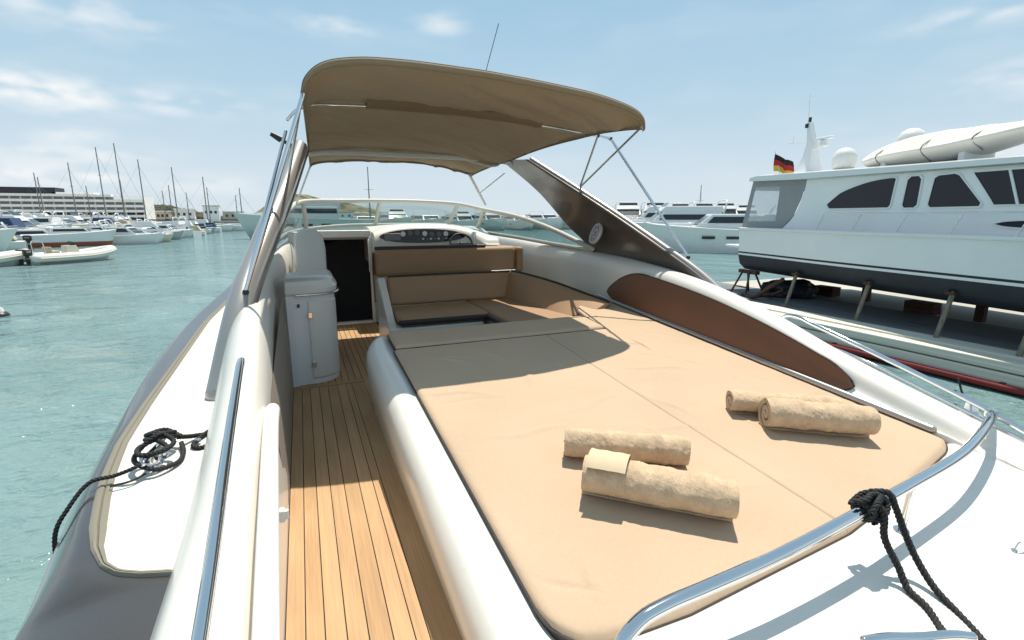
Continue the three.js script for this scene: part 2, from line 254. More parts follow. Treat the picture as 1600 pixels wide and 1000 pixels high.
{
  const sec = (s) => { const f = fx(s), c = cxP(s), i = ixP(s), h = hcP(s), d = .43; return spline([[f, d - .03, -s], [mix(f, c, .28), d + .5 * (h - d), -s], [mix(f, c, .62), d + .86 * (h - d), -s], [c, h, -s], [mix(c, i, .6), h - .022, -s], [i, h - .1, -s], [i + .022, h - .26, -s], [-.172, .12, -s], [-.17, -.03, -s]], 40); };
  mesh('port_coaming', loft(stations(-.6, 8.4, 70).map(sec)), gelcoat, yacht);
  const secS = (s) => {
    const h = hcS(s), p = padY(-s), k = step(1.08, 1.4, s), lo = s > 4.6 ? mix(p - .1, .25, step(4.6, 5, s)) : p - .1, sh = -step(6.8, 8.6, s) * .1;
    return spline([[3.04 + sh, lo - .04, -s], [3.045 + sh, p + mix(-.03, .01, k), -s], [faceX(s, h), h - .11 * k, -s], [3.13 + sh, h - .035 * k, -s], [3.21 + sh, h, -s], [3.3 + sh, h - .03 * k, -s], [3.37 + sh, h - .13 * k, -s], [3.43 + sh, Math.min(h - .14 * k, .4) - .02, -s], [3.46 + sh, .1, -s]], 44);
  };
  mesh('starboard_coaming', loft([...stations(-.6, 1.0, 8), ...stations(1.05, 2, 32), ...stations(2.05, 8.5, 60)].map(secS)), gelcoat, yacht);
  // side decks
  const ds = [...stations(1.664, 2.0, 24), ...stations(2.04, 9.5, 50)];
  for (const m of [0, 1]) mesh('side_deck', loft(ds.filter((s) => !m || s > 2.3).map((s) => Array.from({ length: 7 }, (_, i) => { const a = tx(s) + .035 * mix(.2, 1, step(1.7, 2.1, s)), b = Math.max(fx(s) + .05, a + .01), x = mix(a, b, i / 6), y = ty(s) + .004 + .022 * i / 6; return [m ? 2.86 - x : x, y, -s]; }))), nonskid, yacht);
  // foredeck
  mesh('foredeck', loft(stations(8.15, 13.65, 24).map((s) => Array.from({ length: 25 }, (_, i) => { const u = i / 24, x0 = tx(s), x = mix(x0, 2.86 - x0, u), e = Math.pow(Math.sin(Math.PI * u), .6); return [x, ty(s) + e * .58 * (1 - Math.pow((s - 8.15) / 5.6, 1.3)), -s]; }))), gelcoat, yacht);
  // deck under the sun pad and behind it
  const aftS = lut([[.52, 1.02], [.8, .995], [1, .993], [1.82, 1.065], [2.4, 1.18], [2.9, 1.3], [3.02, 1.36], [3.6, 1.5]]);
  mesh('aft_deck', [loft([-1.6, -1.2, -.9, -.6, -.3, -.15, -.06, -.03, -.012, 0, .004, .3, 1, 2, 2.6, 3.02].map((q) => Array.from({ length: 41 }, (_, i) => { const u = i / 40, x = mix(.52, 3.28, u), s = aftS(x) + q; return [x, padY(-s) - (q > .002 ? .066 : .014 + .012 * step(-.03, 0, q)) - .10 * Math.pow(Math.max(0, .55 - s), 1.6) - .02 * Math.pow(u, 30), -s]; })))], gelcoat, yacht);
  // rounded white moulding along the walkway
  mesh('side_moulding', loft([...stations(-.6, 3.8, 34), 3.9, 4.0, 4.06, 4.11, 4.15, 4.175, 4.185].map((s) => { const p = padY(-s), k = s < 3.8 ? 0 : 1 - Math.sqrt(Math.max(0, 1 - ((s - 3.8) / .385) ** 2)), X = (x) => mix(x, .64, k), Y = (y) => y - .10 * k * k * clamp(y / .3); return spline([[X(.428), -.03, -s], [X(.41), .12, -s], [X(.385), Y(p - .2), -s], [X(.395), Y(p - .09), -s], [X(.44), Y(p - .03), -s], [X(.5), Y(p - .018), -s], [X(.56), Y(p - .04), -s], [X(.62), Y(p - .065), -s]], 26); })), gelcoat, yacht);
}
// starboard brown oval inset with piping
{
  const top = slut([[1.9, .47], [1.93, .52], [2.07, .585], [2.58, .725], [3.23, .85], [4.0, .935], [4.25, .91], [4.45, .83], [4.6, .70]]), bot = slut([[1.9, .465], [1.95, .435], [2.05, .428], [2.3, .45], [2.84, .50], [4.08, .602], [4.5, .64], [4.6, .69]]);
  const pt = (s, v, out) => { const y = mix(bot(s), top(s), v); return [faceX(s, y) - out, y, -s]; };
  const ss = stations(1.9, 4.6, 60), rim = [...ss.map((s) => pt(s, 1, .006)), ...[...ss].reverse().map((s) => pt(s, 0, .006))].filter((_, i) => i % 3 === 0);
  const inset = mesh('side_inset_panel', loft(ss.map((s) => Array.from({ length: 13 }, (_, i) => pt(s, i / 12, .012 + .01 * Math.sin(Math.PI * i / 12))))), brownVinyl, yacht);
  mesh('piping', tube(rim, .008, { closed: true, rad: 6, seg: 160 }), darkVinyl, inset);
  mesh('edge_strip', tube(stations(1.44, 4.75, 10).map((s) => [3.035, padY(-s) + .012, -s]), .022, { rad: 10, seg: 40 }), silverPaint, yacht);
}
// teak floor
{
  const floor = mesh('cockpit_floor', bx(1.2, .02, 8.2, .36, -.016, -3.3), caulk, yacht);
  const seams = [-.168, -.0985, -.032, .0415, .115, .196, .270, .3195, .43], r = rng(5);
  for (let i = 0; i < seams.length - 1; i++) {
    const w = seams[i + 1] - seams[i] - .0045, cx = (seams[i] + seams[i + 1]) / 2;
    mesh('plank', plankGeo(w, 5.3, cx, -1.95, r()), teakMats[i % 3], floor);
  }
  mesh('threshold_plank', bx(.60, .022, .06, .128, -.008, -4.64), teakMats[1], floor);
  const n = 18, a = -.168, b = .9048;
  for (let i = 0; i < n; i++) { const w = (b - a) / n; const cx = a + w * (i + .5), inner = cx - w / 2 > .42; mesh('plank', plankGeo(w - .006, inner ? 3.4 : 2.6, cx, inner ? -5.58 : -5.98, r()), teakMats[(i * 2) % 3], floor); }
}
function plankGeo(w, l, x, z, k) { const g = bx(w, .02, l, x, -.01, z), p = g.attributes.position, u = g.attributes.uv; for (let i = 0; i < p.count; i++) u.setXY(i, p.getX(i) + k * 3, p.getZ(i) + k * 7); return g; }

// white padded roll along the inner port coaming, with its latch
{
  const roll = mesh('coaming_roll', tube([[-.190, .60, -2.50], [-.188, .60, -2.3], [-.168, .545, -1.6], [-.15, .47, -.95], [-.14, .42, -.3], [-.14, .38, .3]], .032, { rad: 14, seg: 50 }), plasticWhite, yacht);
  mesh('latch', [rbox(.02, .045, .03, .006, -.135, .50, -1.72), cyl(.009, .009, .03, -.122, .5, -1.72, 10)], plasticWhite, roll);
  mesh('side_panel', loft([[[-.166, .02, -4.66], [-.168, .02, -2.62]], [[-.168, .42, -4.66], [-.19, .40, -2.62]], [[-.20, .80, -4.66], [-.215, .56, -2.62]]]), P({ color: lin(.30, .25, .205), roughness: .6, map: rept(fabricMap, 1) }), yacht);
}
// stainless rails
{
  const rail = mesh('port_handrail', tube([[-.325, .70, -2.80], [-.325, .775, -2.79], [-.322, .80, -2.70], [-.315, .765, -2.4], [-.30, .665, -1.8], [-.285, .575, -1.25], [-.275, .52, -.7], [-.27, .5, .1]], .0185, { rad: 14, seg: 80 }), steel, yacht);
  mesh('rail_foot', cyl(.032, .036, .012, -.325, .79 - .028, -2.8, 20), steel, rail);
  const srail = mesh('starboard_handrail', tube([[3.36, .66, -2.66], [3.36, .74, -2.66], [3.36, .77, -2.56], [3.36, .735, -2.4], [3.36, .65, -2.04], [3.36, .475, -1.37], [3.355, .415, -1.19], [3.34, .33, -.8], [3.3, .24, -.3]], .017, { rad: 12, seg: 80 }), steel, yacht);
  mesh('lower_rail', tube([[3.385, .62, -2.55], [3.385, .56, -2.04], [3.385, .40, -1.37], [3.37, .27, -.8]], .012, { rad: 10, seg: 40 }), steel, srail);
  mesh('rail_foot', cyl(.03, .034, .012, 3.36, .69, -2.66, 20), steel, srail);
  const ar = mesh('aft_rail', tube([[3.33, 0.47, -1.335], [3.206, 0.495, -1.283], [3.015, 0.51, -1.211], [2.513, 0.52, -1.07], [2.016, 0.522, -0.993], [1.677, 0.52, -0.95], [1.237, 0.5, -0.915], [0.963, 0.485, -0.91], [0.824, 0.475, -0.911], [0.743, 0.46, -0.908], [0.68, 0.425, -0.896], [0.651, 0.37, -0.884], [0.625, 0.24, -0.854]], .0205, { rad: 16, seg: 140 }), steel, yacht);
  for (const [x, z] of [[3.12, -1.262], [2.02, -.99]]) { mesh('stanchion', tube([[x, .52, z + .005], [x + .005, padY(z) - .03, z - .01]], .012, { rad: 10 }), steel, ar); mesh('stanchion_foot', cyl(.026, .03, .01, x + .005, padY(z) - .012, z - .01, 18), steel, ar); }
  mesh('rail_joint', [rbox(.05, .05, .05, .012, 3.335, .468, -1.335)], steel, ar);
}
// radar arch legs and crossbar
{
  const leg = (st, m) => {
    const A = spline(st.map((q) => q[0]), 30), F = spline(st.map((q) => q[1]), 30);
    return loft(A.map((a, j) => {
      const f = F[j], dx = f[0] - a[0], dz = f[2] - a[2], l = Math.hypot(dx, dz), ux = dx / l, uz = dz / l, nx = -uz, nz = ux, ra = m ? .095 : .062, rf = m ? .06 : .03, out = [];
      for (let i = 0; i <= 12; i++) { const t = Math.PI / 2 + Math.PI * i / 12, c = Math.cos(t) * ra + ra, s = Math.sin(t) * ra; out.push([a[0] + ux * c + nx * s, a[1], a[2] + uz * c + nz * s]); }
      for (let i = 1; i < 5; i++) { const t = i / 5, q = mix(ra, rf, t); out.push([mix(a[0] + ux * ra, f[0] - ux * rf, t) - nx * q, mix(a[1], f[1], t), mix(a[2] + uz * ra, f[2] - uz * rf, t) - nz * q]); }
      for (let i = 0; i <= 8; i++) { const t = -Math.PI / 2 + Math.PI * i / 8, c = Math.cos(t) * rf - rf, s = Math.sin(t) * rf; out.push([f[0] + ux * c + nx * s, f[1], f[2] + uz * c + nz * s]); }
      for (let i = 1; i < 5; i++) { const t = 1 - i / 5, q = mix(ra, rf, t); out.push([mix(a[0] + ux * ra, f[0] - ux * rf, t) + nx * q, mix(a[1], f[1], t), mix(a[2] + uz * ra, f[2] - uz * rf, t) + nz * q]); }
      return out;
    }), { closed: true, cap0: true, cap1: true });
  };
  const st = mesh('arch_leg', leg([[[3.42, .45, -2.7], [3.36, .45, -5.0]], [[3.36, .93, -3.42], [3.24, 1.06, -5.2]], [[3.24, 1.2, -3.9], [3.06, 1.40, -5.55]], [[3.05, 1.55, -4.55], [2.88, 1.8, -5.98]], [[2.62, 2.17, -5.68], [2.56, 2.24, -6.5]]]), bronzePaint, yacht);
  mesh('arch_leg', leg([[[-.52, .44, -3.27], [-.52, .44, -5.2]], [[-.40, .93, -3.62], [-.37, 1.07, -5.19]], [[-.285, 1.25, -4.1], [-.23, 1.4, -5.5]], [[-.135, 1.63, -4.7], [-.08, 1.8, -5.95]], [[.05, 2.157, -5.64], [.07, 2.2, -6.46]]], true), bronzePaint, yacht);
  const gleamS = [[3.42, .45, -2.7], [3.36, .93, -3.42], [3.24, 1.2, -3.9], [3.05, 1.55, -4.55], [2.63, 2.16, -5.66]], gleamP = [[-.52, .44, -3.27], [-.40, .93, -3.62], [-.285, 1.25, -4.1], [-.135, 1.63, -4.7], [.05, 2.157, -5.64]];
  for (const q of [gleamS, gleamP]) mesh('painted_edge_highlight', tube(q.map(([x, y, z]) => [x, q === gleamP ? y + .012 : y - .004, z - .03]), q === gleamP ? .082 : .042, { rad: 14, seg: 60 }), P({ color: lin(.36, .345, .325), roughness: .32, metalness: .45, clearcoat: .6, clearcoatRoughness: .1 }), yacht);  // silver tubes paint in the sky and sun highlight on the aft edges
  // round emblem: rim, disc and spokes
  const em = new THREE.Group(); em.name = 'round_emblem'; yacht.add(em); em.position.set(3.028, 1.31, -4.83); em.rotation.set(0, -Math.PI / 2 - .13, 0); em.rotateX(-.36);
  const pale = P({ color: lin(.55, .52, .54), roughness: .4 }), mid = P({ color: lin(.26, .235, .24), roughness: .5 });
  mesh('disc', new THREE.CylinderGeometry(.118, .122, .02, 40).rotateX(Math.PI / 2), mid, em);
  mesh('ring', new THREE.TorusGeometry(.108, .016, 8, 44).translate(0, 0, .01), pale, em);
  mesh('inner_ring', new THREE.TorusGeometry(.052, .008, 8, 36).translate(0, 0, .012), pale, em);
  for (let i = 0; i < 8; i++) mesh('spoke', bx(i % 2 ? .008 : .014, i % 2 ? .06 : .085, .008, 0, .065, .012).rotateZ(i * Math.PI / 4), pale, em);
  mesh('crossbar', tube([[.13, 2.19, -6.36], [.3, 2.215, -6.34], [1.4, 2.225, -6.3], [2.3, 2.205, -6.25], [2.62, 2.17, -6.22]], .03, { rad: 12, seg: 40 }), plasticWhite, yacht);
  const horn = mesh('horn', [cyl(.022, .034, .1, 0, .14, 0, 16), cyl(.018, .022, .26, 0, 0, 0, 14)].map((g) => g.rotateZ(1.05).translate(-.03, 2.19, -5.6)), plasticBlack, yacht);
  mesh('antenna', tube([[2.02, 2.35, -6.4], [2.485, 3.858, -6.4]], .0045, { rad: 6 }), plasticBlack, yacht);
}
// windscreen
const hullTrim = P({ color: lin(.58, .55, .48), roughness: .5 });
{
  const B = [[-.34, 1.11, -5.3], [-.3, 1.18, -6.4], [-.15, 1.28, -7.5], [.08, 1.32, -7.95], [.6, 1.36, -8.2], [1.1, 1.37, -8.28], [1.7, 1.37, -8.27], [2.24, 1.36, -8.12], [2.62, 1.27, -7.8], [3.0, 1.19, -7.0], [3.13, 1.14, -6.2], [3.17, 1.105, -5.15]];
  const T = [[-.33, 1.14, -5.25], [-.24, 1.4, -6.1], [-.1, 1.6, -7.1], [.06, 1.70, -7.65], [.6, 1.725, -8.0], [1.16, 1.735, -8.08], [1.75, 1.73, -8.06], [2.36, 1.69, -7.9], [2.66, 1.60, -7.5], [2.96, 1.50, -6.95], [3.07, 1.345, -6.05], [3.165, 1.125, -5.12]];
  const n = (B.length - 1) * 6, b = spline(B, n), t = spline(T, n);
  const ws = new THREE.Group(); ws.name = 'windscreen'; yacht.add(ws);
  const posts = [0, 3, 5, 7, 8, 11].map((i) => { const k = T[i]; let best = 0, bd = 9; t.forEach((q, j) => { const d = Math.hypot(q[0] - k[0], q[1] - k[1], q[2] - k[2]); if (d < bd) { bd = d; best = j; } }); return best; });
  for (let p = 0; p < posts.length - 1; p++) {
    const seg = []; for (let j = posts[p]; j <= posts[p + 1]; j++) seg.push([b[j], t[j]]);
    mesh('pane', loft(seg), glass, ws);
  }
  mesh('top_frame', tube(t.filter((_, i) => i % 2 === 0), .03, { rad: 10, seg: 100 }), hullTrim, ws);
  mesh('bottom_frame', tube(b.filter((_, i) => i % 2 === 0), .026, { rad: 8, seg: 100 }), hullTrim, ws);
  for (const i of posts.slice(1, -1)) mesh('post', tube([b[i], t[i]], .03, { rad: 10 }), hullTrim, ws);
}
// companionway, bulkhead, cabin below
{
  mesh('bulkhead', [rbox(.36, 1.3, .06, .02, .01, .65, -7.3), bx(2.0, 1.0, .05, 1.87, .5, -7.3)], gelcoat, yacht);
  const door = new THREE.Group(); door.name = 'companionway'; yacht.add(door);
  mesh('frame', [rbox(.74, .1, .09, .02, .52, 1.265, -7.3), rbox(.045, 1.22, .09, .015, .885, .61, -7.28), rbox(.03, 1.2, .07, .01, .19, .6, -7.29)], gelcoat, door);
  mesh('sill', rbox(.66, .03, .12, .01, .53, .02, -7.28), plasticWhite, door);
  mesh('rail', tube([[.85, .75, -7.2], [.85, 1.18, -7.2]], .012, { rad: 8 }), steel, door);
  const cab = new THREE.Group(); cab.name = 'cabin_interior'; yacht.add(cab);
  mesh('wall', bx(.04, 2.2, 3.0, -.02, .1, -8.85), interiorWood, cab); mesh('wall', bx(.04, 2.2, 3.0, 1.6, .1, -8.85), interiorWood, cab); mesh('wall', bx(1.7, 2.2, .04, .8, .1, -10.35), interiorWood, cab);
  mesh('ceiling', bx(1.7, .03, 3.0, .8, 1.2, -8.85), interiorWood, cab); mesh('floor', bx(1.7, .04, 3.1, .8, -.8, -8.85), interiorBlue, cab);
  for (let i = 0; i < 3; i++) mesh('stair', bx(.62, .05, .26, .53, -.06 - .2 * i, -7.47 - .25 * i), interiorBlue, cab);
  mesh('grab_rail', tube([[.95, .3, -7.15], [.95, .42, -7.12], [.9, .2, -6.98]], .01, { rad: 8, seg: 12 }), steel, door);
}
// helm console with instrument panel and wheel
{
  const prof = (x) => { const e = Math.pow(clamp(Math.abs((x - 1.62) / .86)), 3), h = 1.395 - .19 * e; return [[-6.97, .84], [-6.96, 1.0], [-6.965, 1.1], [-6.985, h - .10], [-7.03, h - .035], [-7.12, h - .002], [-7.3, h + .004], [-7.7, mix(1.38, h, .4)], [-8.28, 1.345]].map(([z, y]) => [x, y, z + .12 * e]); };
  const con = mesh('helm_console', loft(stations(.90, 2.66, 40).map((x) => spline(prof(x), 24))), gelcoat, yacht);
  mesh('console_end', fan(spline(prof(.90), 24).concat([[.90, .84, -8.2]])), gelcoat, con);
  const ell = (rx, ry, k) => Array.from({ length: 48 }, (_, i) => { const a = i / 48 * Math.PI * 2; return [1.565 + rx * Math.cos(a), 1.225 + ry * Math.sin(a) * (Math.sin(a) < 0 ? .8 : 1), -6.952 + .035 * Math.cos(a) ** 2 * 0 - (Math.sin(a) > 0 ? .012 * Math.sin(a) : 0)]; });
  const panel = mesh('instrument_panel', plate(ell(.6, .105), .012, .004), smokedGlass, con);
  const gaugeDark = P({ color: lin(.12, .125, .13), roughness: .3 });
  for (let i = 0; i < 7; i++) { const x = 1.28 + i * .1; mesh('gauge', new THREE.CylinderGeometry(.034, .034, .014, 20).rotateX(Math.PI / 2).translate(x, 1.265 + .012 * Math.sin(i), -6.935), i % 3 ? gaugeDark : silverPaint, panel); }
  for (let i = 0; i < 9; i++) mesh('switch', bx(.03, .022, .012, 1.5 + .055 * i, 1.195, -6.933), i % 2 ? silverPaint : gaugeDark, panel);
  mesh('chart_screen', rbox(.22, .1, .02, .008, 1.14, 1.225, -6.935), P({ color: lin(.16, .17, .18), roughness: .15 }), panel);
  const wh = mesh('steering_wheel', [new THREE.TorusGeometry(.16, .014, 10, 40), bx(.3, .02, .01, 0, 0, 0), bx(.02, .16, .01, 0, -.08, 0), new THREE.SphereGeometry(.03, 12, 8)].map((g) => g.rotateX(-.5).translate(2.06, 1.12, -6.78)), plasticBlack, yacht);
}
// port helm seat back and wet bar cabinet
{
  mesh('companion_seat', [plate([[-.09, .76, -6.5], [.25, .76, -6.5], [.255, 1.1, -6.52], [.235, 1.27, -6.55], [.15, 1.345, -6.56], [0, 1.345, -6.56], [-.075, 1.27, -6.55], [-.09, 1.1, -6.52]], .14, .03), rbox(.36, .1, .5, .03, .08, .78, -6.3), rbox(.34, .75, .5, .03, .08, .37, -6.4)], plasticWhite, yacht);
  const outline = spline([[-.165, 0, -4.70], [-.05, 0, -4.715], [.06, 0, -4.725], [.155, 0, -4.77], [.225, 0, -4.87], [.25, 0, -5.05], [.25, 0, -5.6]], 36);
  const wall = (y0, y1, k) => loft([y0, y1].map((y) => outline.map(([x, , z]) => [mix(-.1, x, k), y, mix(-5.1, z, k)])));
  const cab = mesh('wet_bar_cabinet', [wall(0, .84, 1)], plasticWhite, yacht);
  mesh('worktop', loft([[.835, 1.0], [.838, 1.06], [.875, 1.07], [.885, 1.05], [.905, 1.02], [.94, .99], [.965, .9], [.972, .5], [.972, .02]].map(([y, k]) => outline.map(([x, , z]) => [mix(-.15, x, k), y, mix(-5.2, z, k)])), { crease: .5 }), gelcoat, cab);
  mesh('door', loft([[.05, 1.012], [.06, 1.03], [.755, 1.03], [.765, 1.012]].map(([y, k]) => outline.slice(9, 27).map(([x, , z]) => [mix(-.1, x, k), y, mix(-5.1, z, k)])), { crease: .5 }), gelcoat, cab);
  mesh('towel_rail', tube(outline.slice(4, 30).map(([x, , z]) => [mix(-.1, x, 1.11), .825, mix(-5.1, z, 1.11)]), .009, { rad: 8, seg: 40 }), steel, cab);
  for (const y of [.64, .19]) mesh('hinge', rbox(.035, .05, .014, .004, .02, y, -4.692), steel, cab);
  mesh('latch', rbox(.02, .03, .012, .004, -.07, .73, -4.7), plasticBlack, cab);
  mesh('toe_strip', rbox(.06, .82, .02, .006, -.14, .41, -4.682), plasticWhite, cab);
}
// dinette: bases, seat cushions, back cushions
{
  const sofa = new THREE.Group(); sofa.name = 'dinette'; yacht.add(sofa);
  mesh('base', [rbox(1.0, .4, .8, .02, 1.24, .2, -5.34), rbox(.95, .42, 1.55, .02, 2.3, .21, -4.9)], gelcoat, sofa);
  mesh('side_panel', plate([[.765, .0, -4.95], [.765, .0, -5.85], [.765, .80, -5.85], [.765, .82, -5.72], [.765, .72, -5.56], [.765, .50, -5.25], [.765, .36, -4.95]], .055, .012), gelcoat, sofa);
  const cush = (name, w, h, d, r, x, y, z, ry = 0, rx = 0, m = sofaFabric) => { const g = new RoundedBoxGeometry(w, h, d, 5, r); if (rx) g.rotateX(rx); if (ry) g.rotateY(ry); return mesh(name, g.translate(x, y, z), m, sofa); };
  cush('seat_cushion', .95, .1, .72, .035, 1.32, .455, -5.30);
  mesh('seat_edge', [rbox(.97, .055, .05, .02, 1.31, .455, -4.925), rbox(.05, .055, .55, .02, 1.775, .455, -4.7, .0)], darkVinyl, sofa);
  cush('seat_cushion', .72, .1, 1.75, .035, 2.16, .455, -4.95);
  cush('backrest_cushion', 1.5, .34, .11, .04, 1.61, .665, -5.76, 0, -.14);
  mesh('piping', tube([[.87, .832, -5.735], [1.6, .838, -5.735], [2.35, .832, -5.735]], .011, { rad: 8 }), darkVinyl, sofa);
  // long cushion along the starboard side, sloping down aft
  const rows = [[[2.27, .47, -5.72], [2.36, .83, -5.74]], [[2.30, .47, -5.5], [2.42, .82, -5.5]], [[2.37, .47, -5.0], [2.58, .765, -5.0]], [[2.43, .48, -4.55], [2.73, .685, -4.55]], [[2.50, .50, -4.36], [2.79, .655, -4.36]], [[2.64, .54, -4.24], [2.82, .635, -4.26]]];
  const A0 = spline(rows.map((q) => q[0]), 30), B0 = spline(rows.map((q) => q[1]), 30);
  mesh('backrest_cushion', loft(A0.map((a, i) => { const b = B0[i], w = .1 * (i === 0 || i === 30 ? .6 : 1), m = (t, o) => [mix(a[0], b[0], t) + o, mix(a[1], b[1], t), a[2] + (b[2] - a[2]) * t]; return [m(.0, .03), m(.02, .004), m(.1, -.012), m(.5, -.022), m(.9, -.012), m(.98, .006), m(1, .03), m(1, w - .02), m(.96, w), m(.04, w), m(0, w - .02)]; }), { closed: true, cap0: true, cap1: true }), sofaFabric, sofa);
  mesh('piping', tube(B0.filter((_, i) => i % 3 === 0).map(([x, y, z]) => [x + .03, y + .006, z]), .013, { rad: 8, seg: 60 }), darkVinyl, sofa);
  // helm bench back, facing forward above the dinette
  cush('helm_bench_back', 1.86, .34, .17, .06, 1.72, .94, -6.3, 0, .06);
  mesh('bench_side', loft(stations(0, 1, 8).map((t) => { const a = t * Math.PI / 2; return [[.80 - .03 * Math.cos(a) + .0, .45, -6.22 - .09 * Math.sin(a)], [.79 - .03 * Math.cos(a), .8, -6.22 - .09 * Math.sin(a)], [.80 - .03 * Math.cos(a), 1.07, -6.22 - .09 * Math.sin(a)]]; })), sofaFabric, sofa);
  mesh('bench_cap', rbox(1.42, .05, .12, .02, 1.52, 1.115, -6.3), darkVinyl, sofa);
  cush('helm_bench_back', .1, .34, .6, .04, 2.66, .93, -6.5, .2);
  mesh('trim_rail', [rbox(.34, .04, .03, .008, 2.42, .79, -6.1)], plasticWhite, sofa);
}
// deck hardware
{
  const cleat = (x, y, z, ry, name = 'mooring_cleat') => { const c = new THREE.Group(); c.name = name; c.position.set(x, y, z); c.rotation.y = ry; yacht.add(c);
    mesh('horn', tube([[-.155, .062, 0], [-.1, .07, 0], [0, .066, 0], [.1, .07, 0], [.155, .062, 0]], .0135, { rad: 12, seg: 30 }), steel, c);
    for (const s of [-1, 1]) { mesh('foot', [cyl(.013, .02, .06, s * .045, .03, 0, 16), cyl(.028, .03, .008, s * .045, .004, 0, 18)], steel, c); } return c; };
  cleat(-.668, .425, -2.52, Math.PI / 2 - .1);
  cleat(1.50, .285, -.655, -.35);
  mesh('deck_fitting', [cyl(.010, .012, .008, 2.30, padY(-.78) - .012, -.78, 14), tube([[2.30, .315, -.78], [2.315, .345, -.775], [2.335, .32, -.765]], .003, { rad: 6, seg: 10 })], steel, yacht);
  mesh('snap_stud', [cyl(.007, .009, .014, -.33, .505, -1.2, 12), tube([[-.33, .512, -1.2], [-.318, .516, -1.19]], .005, { rad: 6 })], steel, yacht);
  mesh('deck_light', cyl(.012, .014, .012, -.53, .455, -2.62, 14), steel, yacht);
}

